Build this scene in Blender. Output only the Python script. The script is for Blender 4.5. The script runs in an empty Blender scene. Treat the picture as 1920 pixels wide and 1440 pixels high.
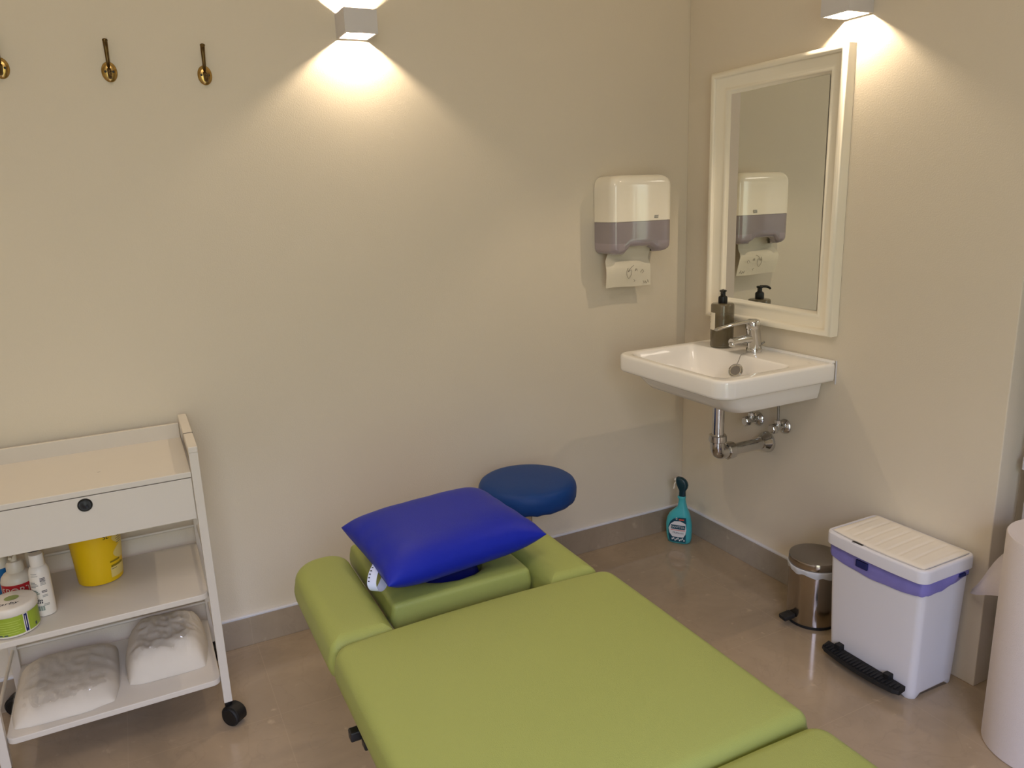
import bpy, bmesh, math, random
from mathutils import Vector, Matrix, noise
from math import sin, cos, pi, radians, sqrt, atan2
random.seed(4)
SC = bpy.context.scene
COL = SC.collection

# ------------------------------------------------------------------ materials
def s2l(c):
    return tuple(((v/255)/12.92 if v/255 <= .04045 else ((v/255+.055)/1.055)**2.4) for v in c)
def mat(name, rgb, rough=.5, metal=0., coat=0., spec=.5, var=0., vscale=8., bump=0., bscale=200., trans=0., alpha=1., sheen=0., ior=1.45, sss=0.):
    m = bpy.data.materials.new(name); m.use_nodes = True
    nt = m.node_tree; b = nt.nodes['Principled BSDF']
    c = s2l(rgb)
    b.inputs['Base Color'].default_value = (*c, 1)
    b.inputs['Roughness'].default_value = rough
    b.inputs['Metallic'].default_value = metal
    b.inputs['Coat Weight'].default_value = coat
    b.inputs['Coat Roughness'].default_value = .05
    b.inputs['Specular IOR Level'].default_value = spec
    b.inputs['Transmission Weight'].default_value = trans
    b.inputs['Alpha'].default_value = alpha
    b.inputs['IOR'].default_value = ior
    b.inputs['Sheen Weight'].default_value = sheen
    if sss:
        b.inputs['Subsurface Weight'].default_value = sss
        b.inputs['Subsurface Scale'].default_value = .01
    tc = nt.nodes.new('ShaderNodeTexCoord')
    n = nt.nodes.new('ShaderNodeTexNoise'); n.inputs['Scale'].default_value = vscale
    n.inputs['Detail'].default_value = 4
    nt.links.new(tc.outputs['Object'], n.inputs['Vector'])
    mx = nt.nodes.new('ShaderNodeMix'); mx.data_type = 'RGBA'
    v = max(var, .01)
    mx.inputs['A'].default_value = (*[x*(1-v) for x in c], 1)
    mx.inputs['B'].default_value = (*[min(1, x*(1+v)) for x in c], 1)
    nt.links.new(n.outputs['Fac'], mx.inputs['Factor'])
    nt.links.new(mx.outputs['Result'], b.inputs['Base Color'])
    if bump:
        n2 = nt.nodes.new('ShaderNodeTexNoise'); n2.inputs['Scale'].default_value = bscale
        n2.inputs['Detail'].default_value = 3
        nt.links.new(tc.outputs['Object'], n2.inputs['Vector'])
        bp = nt.nodes.new('ShaderNodeBump'); bp.inputs['Strength'].default_value = bump
        bp.inputs['Distance'].default_value = .002
        nt.links.new(n2.outputs['Fac'], bp.inputs['Height'])
        nt.links.new(bp.outputs['Normal'], b.inputs['Normal'])
    return m

WALL = mat('painted_plaster', (218, 209, 193), .75, var=.02, vscale=2.5, bump=.25, bscale=260, spec=.3)
CEIL = mat('ceiling_paint', (232, 226, 214), .8)
WHITE_LAM = mat('white_laminate', (212, 206, 197), .42, var=.02)
WHITE_PAINT = mat('white_frame_paint', (244, 238, 222), .38)
WHITE_PL = mat('white_plastic', (220, 220, 228), .38)
LID_PL = mat('white_lid_plastic', (232, 226, 216), .5, bump=.15, bscale=500)
GLOSS_PL = mat('glossy_white_plastic', (242, 236, 222), .12, coat=.6)
CERAMIC = mat('sanitary_ceramic', (242, 240, 238), .1, coat=.5)
CHROME = mat('chrome', (205, 205, 205), .09, metal=1)
STEEL = mat('polished_steel', (178, 168, 156), .16, metal=1)
STEEL_LID = mat('brushed_steel_lid', (150, 145, 140), .35, metal=1, bump=.1, bscale=300)
BRASS = mat('aged_brass', (172, 142, 84), .22, metal=1, var=.25, vscale=60)
BRASS_DK = mat('tarnished_brass', (104, 84, 52), .28, metal=1, var=.3, vscale=60)
BLACK = mat('black_plastic', (16, 16, 18), .4)
RUBBER = mat('black_rubber', (22, 22, 24), .6, bump=.3, bscale=300)
GREEN = mat('green_vinyl', (154, 163, 88), .42, var=.03, vscale=3, bump=.35, bscale=700, spec=.4)
GREEN_DK = mat('green_vinyl_edge', (132, 146, 58), .45, bump=.3, bscale=700, spec=.4)
BLUE = mat('royal_blue_vinyl', (16, 34, 158), .42, var=.05, vscale=6, bump=.3, bscale=600, spec=.3)
BLUE_DK = mat('navy_vinyl', (18, 30, 120), .4, bump=.3, bscale=600)
STOOLB = mat('petrol_blue_vinyl', (8, 58, 124), .42, var=.05, bump=.3, bscale=600, spec=.3)
SMOKE = mat('smoked_purple_plastic', (146, 138, 144), .12, coat=.6)
SMOKE_LT = mat('smoked_purple_plastic_light', (158, 148, 156), .14, coat=.6)
PAPER = mat('tissue_paper', (226, 219, 202), .85, bump=.5, bscale=120)
PAPER_ROLL = mat('couch_roll_paper', (216, 208, 208), .9, bump=.6, bscale=500)
INK = mat('grey_ink', (120, 112, 100), .8)
INK_DK = mat('dark_ink', (30, 32, 48), .7)
TXT_GREY = mat('label_grey', (150, 150, 146), .7)
TXT_DKGREY = mat('label_dark_grey', (78, 86, 84), .7)
YELLOW = mat('yellow_plastic', (228, 188, 12), .4, sss=.05)
LABEL_CREAM = mat('cream_label', (222, 200, 120), .6)
AMBER = mat('label_olive_print', (140, 120, 20), .6)
RED = mat('red_print', (170, 26, 34), .5)
ORANGE = mat('orange_print', (208, 84, 60), .5)
BOTTLE_W = mat('white_bottle', (226, 220, 210), .35)
PUMP_W = mat('off_white_pump', (206, 198, 182), .35)
BOTTLE_BL = mat('blue_bottle', (20, 96, 150), .3)
JAR_G = mat('lime_label', (150, 172, 52), .5, var=.08, vscale=40)
JAR_LN = mat('lime_label_line', (186, 204, 100), .5)
NAVY = mat('navy_print', (26, 36, 96), .5)
TEAL = mat('turquoise_plastic', (70, 176, 188), .3, sss=.1)
TEAL_DK = mat('dark_teal_plastic', (8, 50, 62), .3)
TEAL_LB = mat('dark_teal_print', (14, 72, 92), .5)
LB_WHITE = mat('label_white', (222, 224, 230), .5)
BROWN_BT = mat('smoky_brown_bottle', (104, 94, 72), .12, coat=.5, alpha=.78)
BROWN_LIQ = mat('soap_liquid', (84, 68, 34), .3)
BAGP = mat('lilac_bin_bag', (128, 124, 196), .3, var=.12, vscale=30, bump=.6, bscale=60)
BAGW = mat('clear_bin_liner', (196, 198, 204), .25, bump=.6, bscale=80)
TAGW = mat('white_satin_tag', (206, 216, 244), .4)
GREY_MET = mat('grey_steel', (150, 148, 144), .35, metal=.9)
SEALANT = mat('white_sealant', (214, 216, 226), .5)
TREE_GREEN = mat('door_paint', (205, 204, 208), .5)

def mat_bag():
    m = mat('clear_polythene', (226, 222, 214), .2, bump=.9, bscale=26, coat=.3)
    return m
POLY = mat_bag()
LINEN = mat('white_folded_nonwoven', (212, 205, 194), .75, var=.05, vscale=12, bump=.6, bscale=22)

def mat_mirror():
    m = bpy.data.materials.new('mirror_silvering'); m.use_nodes = True
    b = m.node_tree.nodes['Principled BSDF']
    b.inputs['Base Color'].default_value = (.86, .88, .84, 1)
    b.inputs['Metallic'].default_value = 1; b.inputs['Roughness'].default_value = .0
    return m
MIRROR = mat_mirror()

def mat_stone(name, base, tile=None, rough=.12, ox=0., oy=0., axis='XY'):
    m = bpy.data.materials.new(name); m.use_nodes = True
    nt = m.node_tree; b = nt.nodes['Principled BSDF']
    L = nt.links.new
    geo = nt.nodes.new('ShaderNodeNewGeometry')
    n1 = nt.nodes.new('ShaderNodeTexNoise'); n1.inputs['Scale'].default_value = 2.6; n1.inputs['Detail'].default_value = 7
    n1.inputs['Roughness'].default_value = .62; n1.inputs['Distortion'].default_value = .6
    L(geo.outputs['Position'], n1.inputs['Vector'])
    cr = nt.nodes.new('ShaderNodeValToRGB')
    c = s2l(base)
    e = cr.color_ramp.elements
    e[0].position = .3; e[0].color = (*[v*.80 for v in c], 1)
    e[1].position = .7; e[1].color = (*[v*1.16 for v in c], 1)
    L(n1.outputs['Fac'], cr.inputs['Fac'])
    # small pale fossil specks and dark veins
    n2 = nt.nodes.new('ShaderNodeTexNoise'); n2.inputs['Scale'].default_value = 22; n2.inputs['Detail'].default_value = 5
    L(geo.outputs['Position'], n2.inputs['Vector'])
    r2 = nt.nodes.new('ShaderNodeValToRGB'); r2.color_ramp.elements[0].position = .66; r2.color_ramp.elements[1].position = .76
    r2.color_ramp.elements[1].color = (.5, .5, .5, 1)
    L(n2.outputs['Fac'], r2.inputs['Fac'])
    mx = nt.nodes.new('ShaderNodeMix'); mx.data_type = 'RGBA'
    L(r2.outputs['Color'], mx.inputs['Factor']); L(cr.outputs['Color'], mx.inputs['A'])
    mx.inputs['B'].default_value = (*[min(1, v*1.6) for v in c], 1)
    n3 = nt.nodes.new('ShaderNodeTexNoise'); n3.inputs['Scale'].default_value = 5; n3.inputs['Detail'].default_value = 8; n3.inputs['Distortion'].default_value = 1.6
    L(geo.outputs['Position'], n3.inputs['Vector'])
    r3 = nt.nodes.new('ShaderNodeValToRGB')
    q = r3.color_ramp.elements; q[0].position = .485; q[0].color = (0, 0, 0, 1); q[1].position = .515; q[1].color = (0, 0, 0, 1)
    mid = q.new(.5); mid.color = (.16, .16, .16, 1)
    L(n3.outputs['Fac'], r3.inputs['Fac'])
    mx3 = nt.nodes.new('ShaderNodeMix'); mx3.data_type = 'RGBA'
    L(r3.outputs['Color'], mx3.inputs['Factor']); L(mx.outputs['Result'], mx3.inputs['A'])
    mx3.inputs['B'].default_value = (*[v*.6 for v in c], 1)
    out = mx3.outputs['Result']
    if tile:
        sep = nt.nodes.new('ShaderNodeSeparateXYZ'); L(geo.outputs['Position'], sep.inputs[0])
        fs = []
        for ax, off, per in tile:
            a = nt.nodes.new('ShaderNodeMath'); a.operation = 'SUBTRACT'; L(sep.outputs[ax], a.inputs[0]); a.inputs[1].default_value = off
            d = nt.nodes.new('ShaderNodeMath'); d.operation = 'DIVIDE'; L(a.outputs[0], d.inputs[0]); d.inputs[1].default_value = per
            f = nt.nodes.new('ShaderNodeMath'); f.operation = 'FRACT'; L(d.outputs[0], f.inputs[0])
            s = nt.nodes.new('ShaderNodeMath'); s.operation = 'SUBTRACT'; L(f.outputs[0], s.inputs[0]); s.inputs[1].default_value = .5
            ab = nt.nodes.new('ShaderNodeMath'); ab.operation = 'ABSOLUTE'; L(s.outputs[0], ab.inputs[0])
            g = nt.nodes.new('ShaderNodeMath'); g.operation = 'GREATER_THAN'; L(ab.outputs[0], g.inputs[0]); g.inputs[1].default_value = .5-.0011/per
            fs.append(g.outputs[0])
        o = fs[0]
        for k in fs[1:]:
            mm = nt.nodes.new('ShaderNodeMath'); mm.operation = 'MAXIMUM'; L(o, mm.inputs[0]); L(k, mm.inputs[1]); o = mm.outputs[0]
        ml = nt.nodes.new('ShaderNodeMath'); ml.operation = 'MULTIPLY'; L(o, ml.inputs[0]); ml.inputs[1].default_value = .22
        m4 = nt.nodes.new('ShaderNodeMix'); m4.data_type = 'RGBA'
        L(ml.outputs[0], m4.inputs['Factor']); L(out, m4.inputs['A']); m4.inputs['B'].default_value = (*[min(1, v*1.5) for v in c], 1)
        out = m4.outputs['Result']
    L(out, b.inputs['Base Color'])
    b.inputs['Roughness'].default_value = rough
    return m
FLOORM = mat_stone('polished_beige_marble', (164, 146, 122), [('X', -.213, .39), ('Y', -.42, .39)], .1)
SKIRT_A = mat_stone('skirting_marble_a', (158, 144, 126), [('X', -.211, .3935)], .3)
SKIRT_B = mat_stone('skirting_marble_b', (156, 148, 138), [('Y', -.296, .39)], .3)

# ------------------------------------------------------------------ builders
def finish(name, bm, m, parent=None, smooth=False, sharp=None):
    bmesh.ops.recalc_face_normals(bm, faces=bm.faces[:])
    me = bpy.data.meshes.new(name)
    if smooth:
        for f in bm.faces: f.smooth = True
        if sharp is not None:
            for e in bm.edges:
                if len(e.link_faces) == 2 and e.calc_face_angle(0) > radians(sharp): e.smooth = False
    bm.to_mesh(me); bm.free()
    for k in (m if isinstance(m, (list, tuple)) else [m]): me.materials.append(k)
    o = bpy.data.objects.new(name, me); COL.objects.link(o)
    if parent: o.parent = parent
    return o
def tag(o, label=None, cat=None, group=None, kind=None):
    if label: o['label'] = label
    if cat: o['category'] = cat
    if group: o['group'] = group
    if kind: o['kind'] = kind
    return o
def thing(name, label, cat, loc=(0, 0, 0), rz=0, group=None):
    o = bpy.data.objects.new(name, None); COL.objects.link(o)
    o.empty_display_size = .05
    o.location = loc; o.rotation_euler = (0, 0, rz)
    return tag(o, label, cat, group)
def struct(name, bm, m, parent=None, label=None, smooth=False):
    o = finish(name, bm, m, parent, smooth)
    if parent is None: o['kind'] = 'structure'
    if label and parent is None: o['label'] = label
    return o
def box(bm, x0, x1, y0, y1, z0, z1, bev=0., seg=2, mi=0, M=None):
    t = bmesh.new()
    vs = [t.verts.new((x, y, z)) for z in (z0, z1) for y in (y0, y1) for x in (x0, x1)]
    for f in ((0, 1, 3, 2), (4, 6, 7, 5), (0, 4, 5, 1), (2, 3, 7, 6), (0, 2, 6, 4), (1, 5, 7, 3)):
        t.faces.new([vs[i] for i in f])
    if bev: bmesh.ops.bevel(t, geom=t.edges[:], offset=bev, segments=seg, profile=.5, affect='EDGES')
    merge(bm, t, mi, M)
def merge(bm, t, mi=0, M=None):
    if M is not None: bmesh.ops.transform(t, matrix=M, verts=t.verts[:])
    bmesh.ops.recalc_face_normals(t, faces=t.faces[:])
    vm = {}
    for v in t.verts: vm[v] = bm.verts.new(v.co)
    for f in t.faces:
        try:
            nf = bm.faces.new([vm[v] for v in f.verts]); nf.material_index = mi
        except ValueError: pass
    t.free()
def loft(bm, rings, cap0=True, cap1=True, closed=True, mi=0, M=None, loop=False):
    t = bmesh.new()
    R = [[t.verts.new(p) for p in r] for r in rings]
    n = len(R[0])
    pairs = list(zip(R[:-1], R[1:]))
    if loop: pairs.append((R[-1], R[0]))
    for a, b in pairs:
        for i in range(n if closed else n-1):
            j = (i+1) % n
            try: t.faces.new([a[i], a[j], b[j], b[i]])
            except ValueError: pass
    if cap0 and not loop: t.faces.new(R[0][::-1])
    if cap1 and not loop: t.faces.new(R[-1])
    merge(bm, t, mi, M)
def lathe(bm, prof, n=40, c=(0, 0, 0), mi=0, M=None, cap0=True, cap1=True, sy=1.):
    rings = [[(c[0]+r*cos(2*pi*k/n), c[1]+sy*r*sin(2*pi*k/n), c[2]+z) for k in range(n)] for r, z in prof]
    loft(bm, rings, cap0, cap1, mi=mi, M=M)
def frame_axes(d):
    d = Vector(d).normalized()
    a = Vector((0, 0, 1)) if abs(d.z) < .9 else Vector((1, 0, 0))
    u = d.cross(a).normalized(); v = d.cross(u).normalized()
    return u, v
def cyl(bm, p0, p1, r0, r1=None, n=24, mi=0, bev=0.):
    r1 = r0 if r1 is None else r1
    p0 = Vector(p0); p1 = Vector(p1); u, v = frame_axes(p1-p0); d = (p1-p0)
    L = d.length; d.normalize()
    st = [(0, r0), (L, r1)] if not bev else [(0, r0-bev), (bev, r0), (L-bev, r1), (L, r1-bev)]
    loft(bm, [[p0+d*s+(u*cos(2*pi*k/n)+v*sin(2*pi*k/n))*r for k in range(n)] for s, r in st], mi=mi)
def tube(bm, pts, r, n=12, mi=0, sx=1., sy=1.):
    pts = [Vector(p) for p in pts]; rs = r if isinstance(r, (list, tuple)) else [r]*len(pts)
    rings = []; pu = None
    for i, p in enumerate(pts):
        d = (pts[min(i+1, len(pts)-1)]-pts[max(i-1, 0)]).normalized()
        if pu is None: u, v = frame_axes(d)
        else:
            u = (pu-d*pu.dot(d)).normalized(); v = d.cross(u).normalized()
        pu = u
        rings.append([p+(u*cos(2*pi*k/n)*sx+v*sin(2*pi*k/n)*sy)*rs[i] for k in range(n)])
    loft(bm, rings, mi=mi)
def smooth_path(pts, n=6):
    P = [Vector(p) for p in pts]; out = []
    for i in range(len(P)-1):
        p0 = P[max(i-1, 0)]; p1 = P[i]; p2 = P[i+1]; p3 = P[min(i+2, len(P)-1)]
        for k in range(n):
            t = k/n
            out.append(.5*((2*p1)+(p2-p0)*t+(2*p0-5*p1+4*p2-p3)*t*t+(3*p1-p0-3*p2+p3)*t**3))
    out.append(P[-1]); return out
def rrect(x0, x1, y0, y1, rad, n=8, inset=0., bow=(0, 0, 0, 0), m=6):
    """Rounded rectangle outline. rad: corner radii (x0y0, x1y0, x1y1, x0y1); bow: outward bow of the y0, x1, y1, x0 sides."""
    if not isinstance(rad, (list, tuple)): rad = [rad]*4
    x0 += inset; x1 -= inset; y0 += inset; y1 -= inset
    rad = [max(.0008, r-inset) for r in rad]
    cs = [(x0+rad[0], y0+rad[0], pi, rad[0]), (x1-rad[1], y0+rad[1], 1.5*pi, rad[1]), (x1-rad[2], y1-rad[2], 0, rad[2]), (x0+rad[3], y1-rad[3], .5*pi, rad[3])]
    pts = []
    for i, (cx, cy, a0, r) in enumerate(cs):
        arc = [(cx+r*cos(a0+pi/2*k/n), cy+r*sin(a0+pi/2*k/n)) for k in range(n+1)]
        pts += arc
        nx = cs[(i+1) % 4]; e = (nx[0]+nx[3]*cos(nx[2]), nx[1]+nx[3]*sin(nx[2])); s = arc[-1]
        for k in range(1, m):
            t = k/m; pts.append((s[0]+(e[0]-s[0])*t, s[1]+(e[1]-s[1])*t))
    if any(bow):
        xm, ym, hx, hy = (x0+x1)/2, (y0+y1)/2, (x1-x0)/2, (y1-y0)/2
        q = []
        for x, y in pts:
            u = (x-xm)/hx; v = (y-ym)/hy
            bx = (bow[1] if u > 0 else -bow[3])*(1-v*v)*abs(u)
            by = (bow[2] if v > 0 else -bow[0])*(1-u*u)*abs(v)
            q.append((x+bx, y+by))
        pts = q
    return pts
def cushion(bm, x0, x1, y0, y1, z0, z1, rad=.02, er=.02, crown=.01, bow=(0, 0, 0, 0), bulge=.004, hole=None, mi=0, rings_in=6):
    O = lambda ins: rrect(x0, x1, y0, y1, rad, inset=ins, bow=bow)
    R = []
    R.append([(x, y, z0) for x, y in O(.008)])
    R.append([(x, y, z0+.005) for x, y in O(.001)])
    H = z1-er-z0-.005
    for k in range(1, 4):
        R.append([(x, y, z0+.005+H*k/4) for x, y in O(-bulge*sin(pi*k/4))])
    for k in range(0, 7):
        a = pi/2*k/6
        R.append([(x, y, z1-er+er*sin(a)) for x, y in O(er*(1-cos(a)))])
    last = R[-1]; cx, cy = (x0+x1)/2, (y0+y1)/2
    def dome(x, y):
        u = min(1, abs(x-cx)/((x1-x0)/2)); v = min(1, abs(y-cy)/((y1-y0)/2))
        return crown*(1-u**3)*(1-v**3)
    R = [[(x, y, z+(dome(x, y)*min(1, max(0, (z-z1+er)/er)))) for x, y, z in r_] for r_ in R]
    if hole:
        hx, hy, ra, rb, hz = hole
        inner = []
        for x, y, z in last:
            a = atan2((y-hy)/rb, (x-hx)/ra); inner.append((hx+ra*cos(a), hy+rb*sin(a)))
        for k in range(1, rings_in+1):
            t = k/rings_in
            R.append([(p[0]+(q[0]-p[0])*t, p[1]+(q[1]-p[1])*t, z1+(.003*sin(pi*t) if t < 1 else 0)-.006*max(0, t-.8)*5) for p, q in zip(last, inner)])
        R.append([(hx+(q[0]-hx)*.94, hy+(q[1]-hy)*.94, z1-.016) for q in inner])
        R.append([(hx+(q[0]-hx)*.93, hy+(q[1]-hy)*.93, hz) for q in inner])
        R.append([(x, y, z0) for x, y in [(hx+(q[0]-hx)*.9, hy+(q[1]-hy)*.9) for q in inner]])
        loft(bm, R, cap0=False, cap1=False, mi=mi)
    else:
        for k in range(1, rings_in+1):
            t = 1-k/(rings_in+.6)
            R.append([(cx+(x-cx)*t, cy+(y-cy)*t, z1+dome(cx+(x-cx)*t, cy+(y-cy)*t)) for x, y, z in last])
        loft(bm, R, mi=mi)
def rbox(bm, x0, x1, y0, y1, z0, z1, rad, er=.004, mi=0, M=None, bow=(0, 0, 0, 0), taper=0., n=6):
    """Rounded-corner box with small rounded top and bottom edges; taper shrinks the foot."""
    R = []
    def O(ins, z):
        k = taper*(z1-z)/(z1-z0)
        return [(x, y, z) for x, y in rrect(x0, x1, y0, y1, rad, n=n, inset=ins+k, bow=bow)]
    for k in range(4):
        a = pi/2*k/3; R.append(O(er*(1-sin(a)), z0+er*(1-cos(a))))
    for k in range(1, 4): R.append(O(0, z0+er+(z1-z0-2*er)*k/4))
    for k in range(4):
        a = pi/2*k/3; R.append(O(er*(1-cos(a)), z1-er+er*sin(a)))
    loft(bm, R, mi=mi, M=M)
_tc = {}
def text_geo(s, size, extr=0.):
    """Flat letter outlines as (verts, faces), centred on the origin."""
    if (s, size) in _tc: return _tc[(s, size)]
    cu = bpy.data.curves.new('lettering_source', 'FONT'); cu.body = s; cu.size = size
    cu.align_x = 'CENTER'; cu.align_y = 'CENTER'; cu.resolution_u = 3
    o = bpy.data.objects.new('lettering_source', cu); COL.objects.link(o)
    dg = bpy.context.evaluated_depsgraph_get(); dg.update()
    me = o.evaluated_get(dg).to_mesh()
    vs = [(v.co.x, v.co.y) for v in me.vertices]; fs = [tuple(p.vertices) for p in me.polygons]
    o.evaluated_get(dg).to_mesh_clear()
    bpy.data.objects.remove(o); bpy.data.curves.remove(cu)
    _tc[(s, size)] = (vs, fs); return vs, fs
def put_flat(bm, vs, fs, fn, mi=0):
    V = [bm.verts.new(fn(u, v)) for u, v in vs]
    for f in fs:
        try: nf = bm.faces.new([V[i] for i in f]); nf.material_index = mi
        except ValueError: pass
def text(bm, s, size, fn, mi=0, sx=1.):
    vs, fs = text_geo(s, size); put_flat(bm, [(u*sx, v) for u, v in vs], fs, fn, mi)
def patch(bm, u0, u1, v0, v1, fn, nu=8, nv=2, mi=0):
    V = [[bm.verts.new(fn(u0+(u1-u0)*i/nu, v0+(v1-v0)*j/nv)) for i in range(nu+1)] for j in range(nv+1)]
    for j in range(nv):
        for i in range(nu):
            f = bm.faces.new([V[j][i], V[j][i+1], V[j+1][i+1], V[j+1][i]]); f.material_index = mi
def on_cyl(cx, cy, r, a0, z0, dr=.0006):
    """(u, v) -> point on a cylinder; u is arc length to the right seen from outside, a0 the facing angle."""
    return lambda u, v: (cx+(r(z0+v)+dr if callable(r) else r+dr)*cos(a0+u/(r(z0+v) if callable(r) else r)),
                         cy+(r(z0+v)+dr if callable(r) else r+dr)*sin(a0+u/(r(z0+v) if callable(r) else r)), z0+v)
NB = bmesh.new

# ------------------------------------------------------------------ the room
XL, YB, ZC = -3.35, -3.65, 2.62
b = NB(); box(b, XL-.1, .75, YB-.1, .1, -.1, 0); struct('floor', b, FLOORM, label='polished beige marble floor tiles')
b = NB(); box(b, XL-.1, .75, YB-.1, .1, ZC, ZC+.1); struct('ceiling', b, CEIL)
b = NB(); box(b, XL-.1, .1, 0, .1, 0, ZC); struct('wall_back', b, WALL, label='cream painted wall behind the trolley and stool')
b = NB(); box(b, 0, .1, -1.292, 0, 0, ZC, bev=.003); struct('wall_right', b, WALL, label='cream painted wall carrying the mirror and washbasin')
b = NB(); box(b, XL-.1, XL, YB, 0, 0, ZC); struct('wall_left', b, WALL)
# recess to the right with a white door standing in it
b = NB(); box(b, .1, .75, -1.292, -1.192, 0, ZC); struct('wall_recess', b, WALL)
b = NB(); box(b, .65, .75, YB, -1.292, 0, ZC); struct('wall_recess_end', b, WALL)
t = bpy.data.objects.new('door_1', None); COL.objects.link(t); t.location = (.055, -1.33, 0); t['kind'] = 'structure'; t['label'] = 'pale grey white door leaf in the recess beside the wall end'
b = NB(); box(b, 0, .04, -.82, 0, .012, 2.1, bev=.004)
box(b, -.006, 0, -.70, -.12, .25, .95, bev=.003); box(b, -.006, 0, -.70, -.12, 1.1, 1.95, bev=.003)
finish('door_leaf', b, TREE_GREEN, t)
for z in (.25, .655, 1.7):
    b = NB(); cyl(b, (.0, .006, z), (.0, .006, z+.035), .007, n=14, bev=.001); box(b, .0, .03, -.001, .005, z+.002, z+.033); finish('hinge', b, SEALANT, t, True, 40)
b = NB(); cyl(b, (0, -.75, 1.02), (-.045, -.75, 1.02), .009, n=14); tube(b, [(-.045, -.75, 1.02), (-.048, -.70, 1.02), (-.046, -.63, 1.018)], .008); finish('handle', b, CHROME, t, True, 40)
# front wall (behind the photographer) with a tall glazed door to the garden
WX0, WX1, WZ1 = -2.75, -1.45, 2.42
b = NB(); box(b, XL, WX0, YB-.1, YB, 0, ZC); box(b, WX1, .65, YB-.1, YB, 0, ZC); box(b, WX0, WX1, YB-.1, YB, WZ1, ZC); struct('wall_front', b, WALL)
t = bpy.data.objects.new('window_1', None); COL.objects.link(t); t.location = (WX0, YB, 0); t['kind'] = 'structure'
b = NB(); W = WX1-WX0
for x in (0, W/2-.03, W/2+.0, W-.05): box(b, x, x+.05, -.08, -.03, 0, WZ1, bev=.004)
for z in (0, WZ1-.06): box(b, .03, W-.03, -.08, -.03, z, z+.06, bev=.004)
finish('window_frame', b, WHITE_PAINT, t)
GL = bpy.data.materials.new('window_glass'); GL.use_nodes = True
gn = GL.node_tree; g0 = gn.nodes['Principled BSDF']; gn.nodes.remove(g0)
gt = gn.nodes.new('ShaderNodeBsdfTransparent'); gg = gn.nodes.new('ShaderNodeBsdfGlossy'); gm = gn.nodes.new('ShaderNodeMixShader')
gg.inputs['Roughness'].default_value = .02; gm.inputs[0].default_value = .06; gt.inputs[0].default_value = (.97, .99, .98, 1)
gn.links.new(gt.outputs[0], gm.inputs[1]); gn.links.new(gg.outputs[0], gm.inputs[2]); gn.links.new(gm.outputs[0], gn.nodes['Material Output'].inputs[0])
for x0, x1 in ((.05, W/2-.03), (W/2+.05, W-.05)):
    b = NB(); box(b, x0-.005, x1+.005, -.058, -.053, .055, WZ1-.055); finish('pane', b, GL, t)

# skirtings: marble tiles with a line of white sealant on top
b = NB(); box(b, XL, -.011, -.011, 0, 0, .1, bev=.0015); sk = struct('baseboard_back', b, SKIRT_A, label='beige marble skirting below the back wall')
b = NB(); box(b, XL, -.003, -.0125, 0, .1, .1075, bev=.002); finish('sealant_line', b, SEALANT, sk)
b = NB(); box(b, -.011, 0, -1.0, 0, 0, .1, bev=.0015); sk = struct('baseboard_right', b, SKIRT_B, label='beige marble skirting below the right wall')
b = NB(); box(b, -.0125, 0, -1.0, -.002, .1, .1075, bev=.002); finish('sealant_line', b, SEALANT, sk)

# ------------------------------------------------------------------ wall lamps
def wall_lamp(label, loc, rz):
    t = thing('wall_lamp', label, 'lamp', loc, rz)     # local: wall at y=0, lamp to -y, centre x=0, z from 0 to .066
    h = .049; k = .007; d = .1; H = .066
    b = NB()
    for x0, x1, y0, y1 in ((-h, h, -d, -d+k), (-h, h, -k, -.0005), (-h, -h+k, -d+k, -k), (h-k, h, -d+k, -k)):
        box(b, x0, x1, y0, y1, 0, H)
    bmesh.ops.remove_doubles(b, verts=b.verts[:], dist=1e-6)
    finish('housing', b, LAMPW, t)
    b = NB(); cyl(b, (0, -.03, H/2), (0, -.008, H/2), .006, n=12); cyl(b, (0, -.034, H/2), (0, -.029, H/2), .009, n=16); finish('led_holder', b, LAMPW, t, True, 40)
    ld = bpy.data.lights.new('lamp_glow', 'POINT'); ld.energy = LAMP_E; ld.color = (1., .79, .55); ld.shadow_soft_size = .006
    lo = bpy.data.objects.new('lamp_glow', ld); COL.objects.link(lo); lo.parent = t; lo.location = (0, -.052, H/2)
    return t
LAMPW = mat('lamp_lacquer', (205, 203, 205), .5)
LAMP_E = 10.0
wall_lamp('white up and down wall lamp on the back wall beside the brass hooks', (-1.286, 0, 1.8815), 0)
wall_lamp('white up and down wall lamp further left on the back wall, outside the photo', (-2.86, 0, 1.8815), 0)
wall_lamp('white up and down wall lamp above the mirror on the right wall', (0, -.747, 1.8755), -pi/2)

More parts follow.
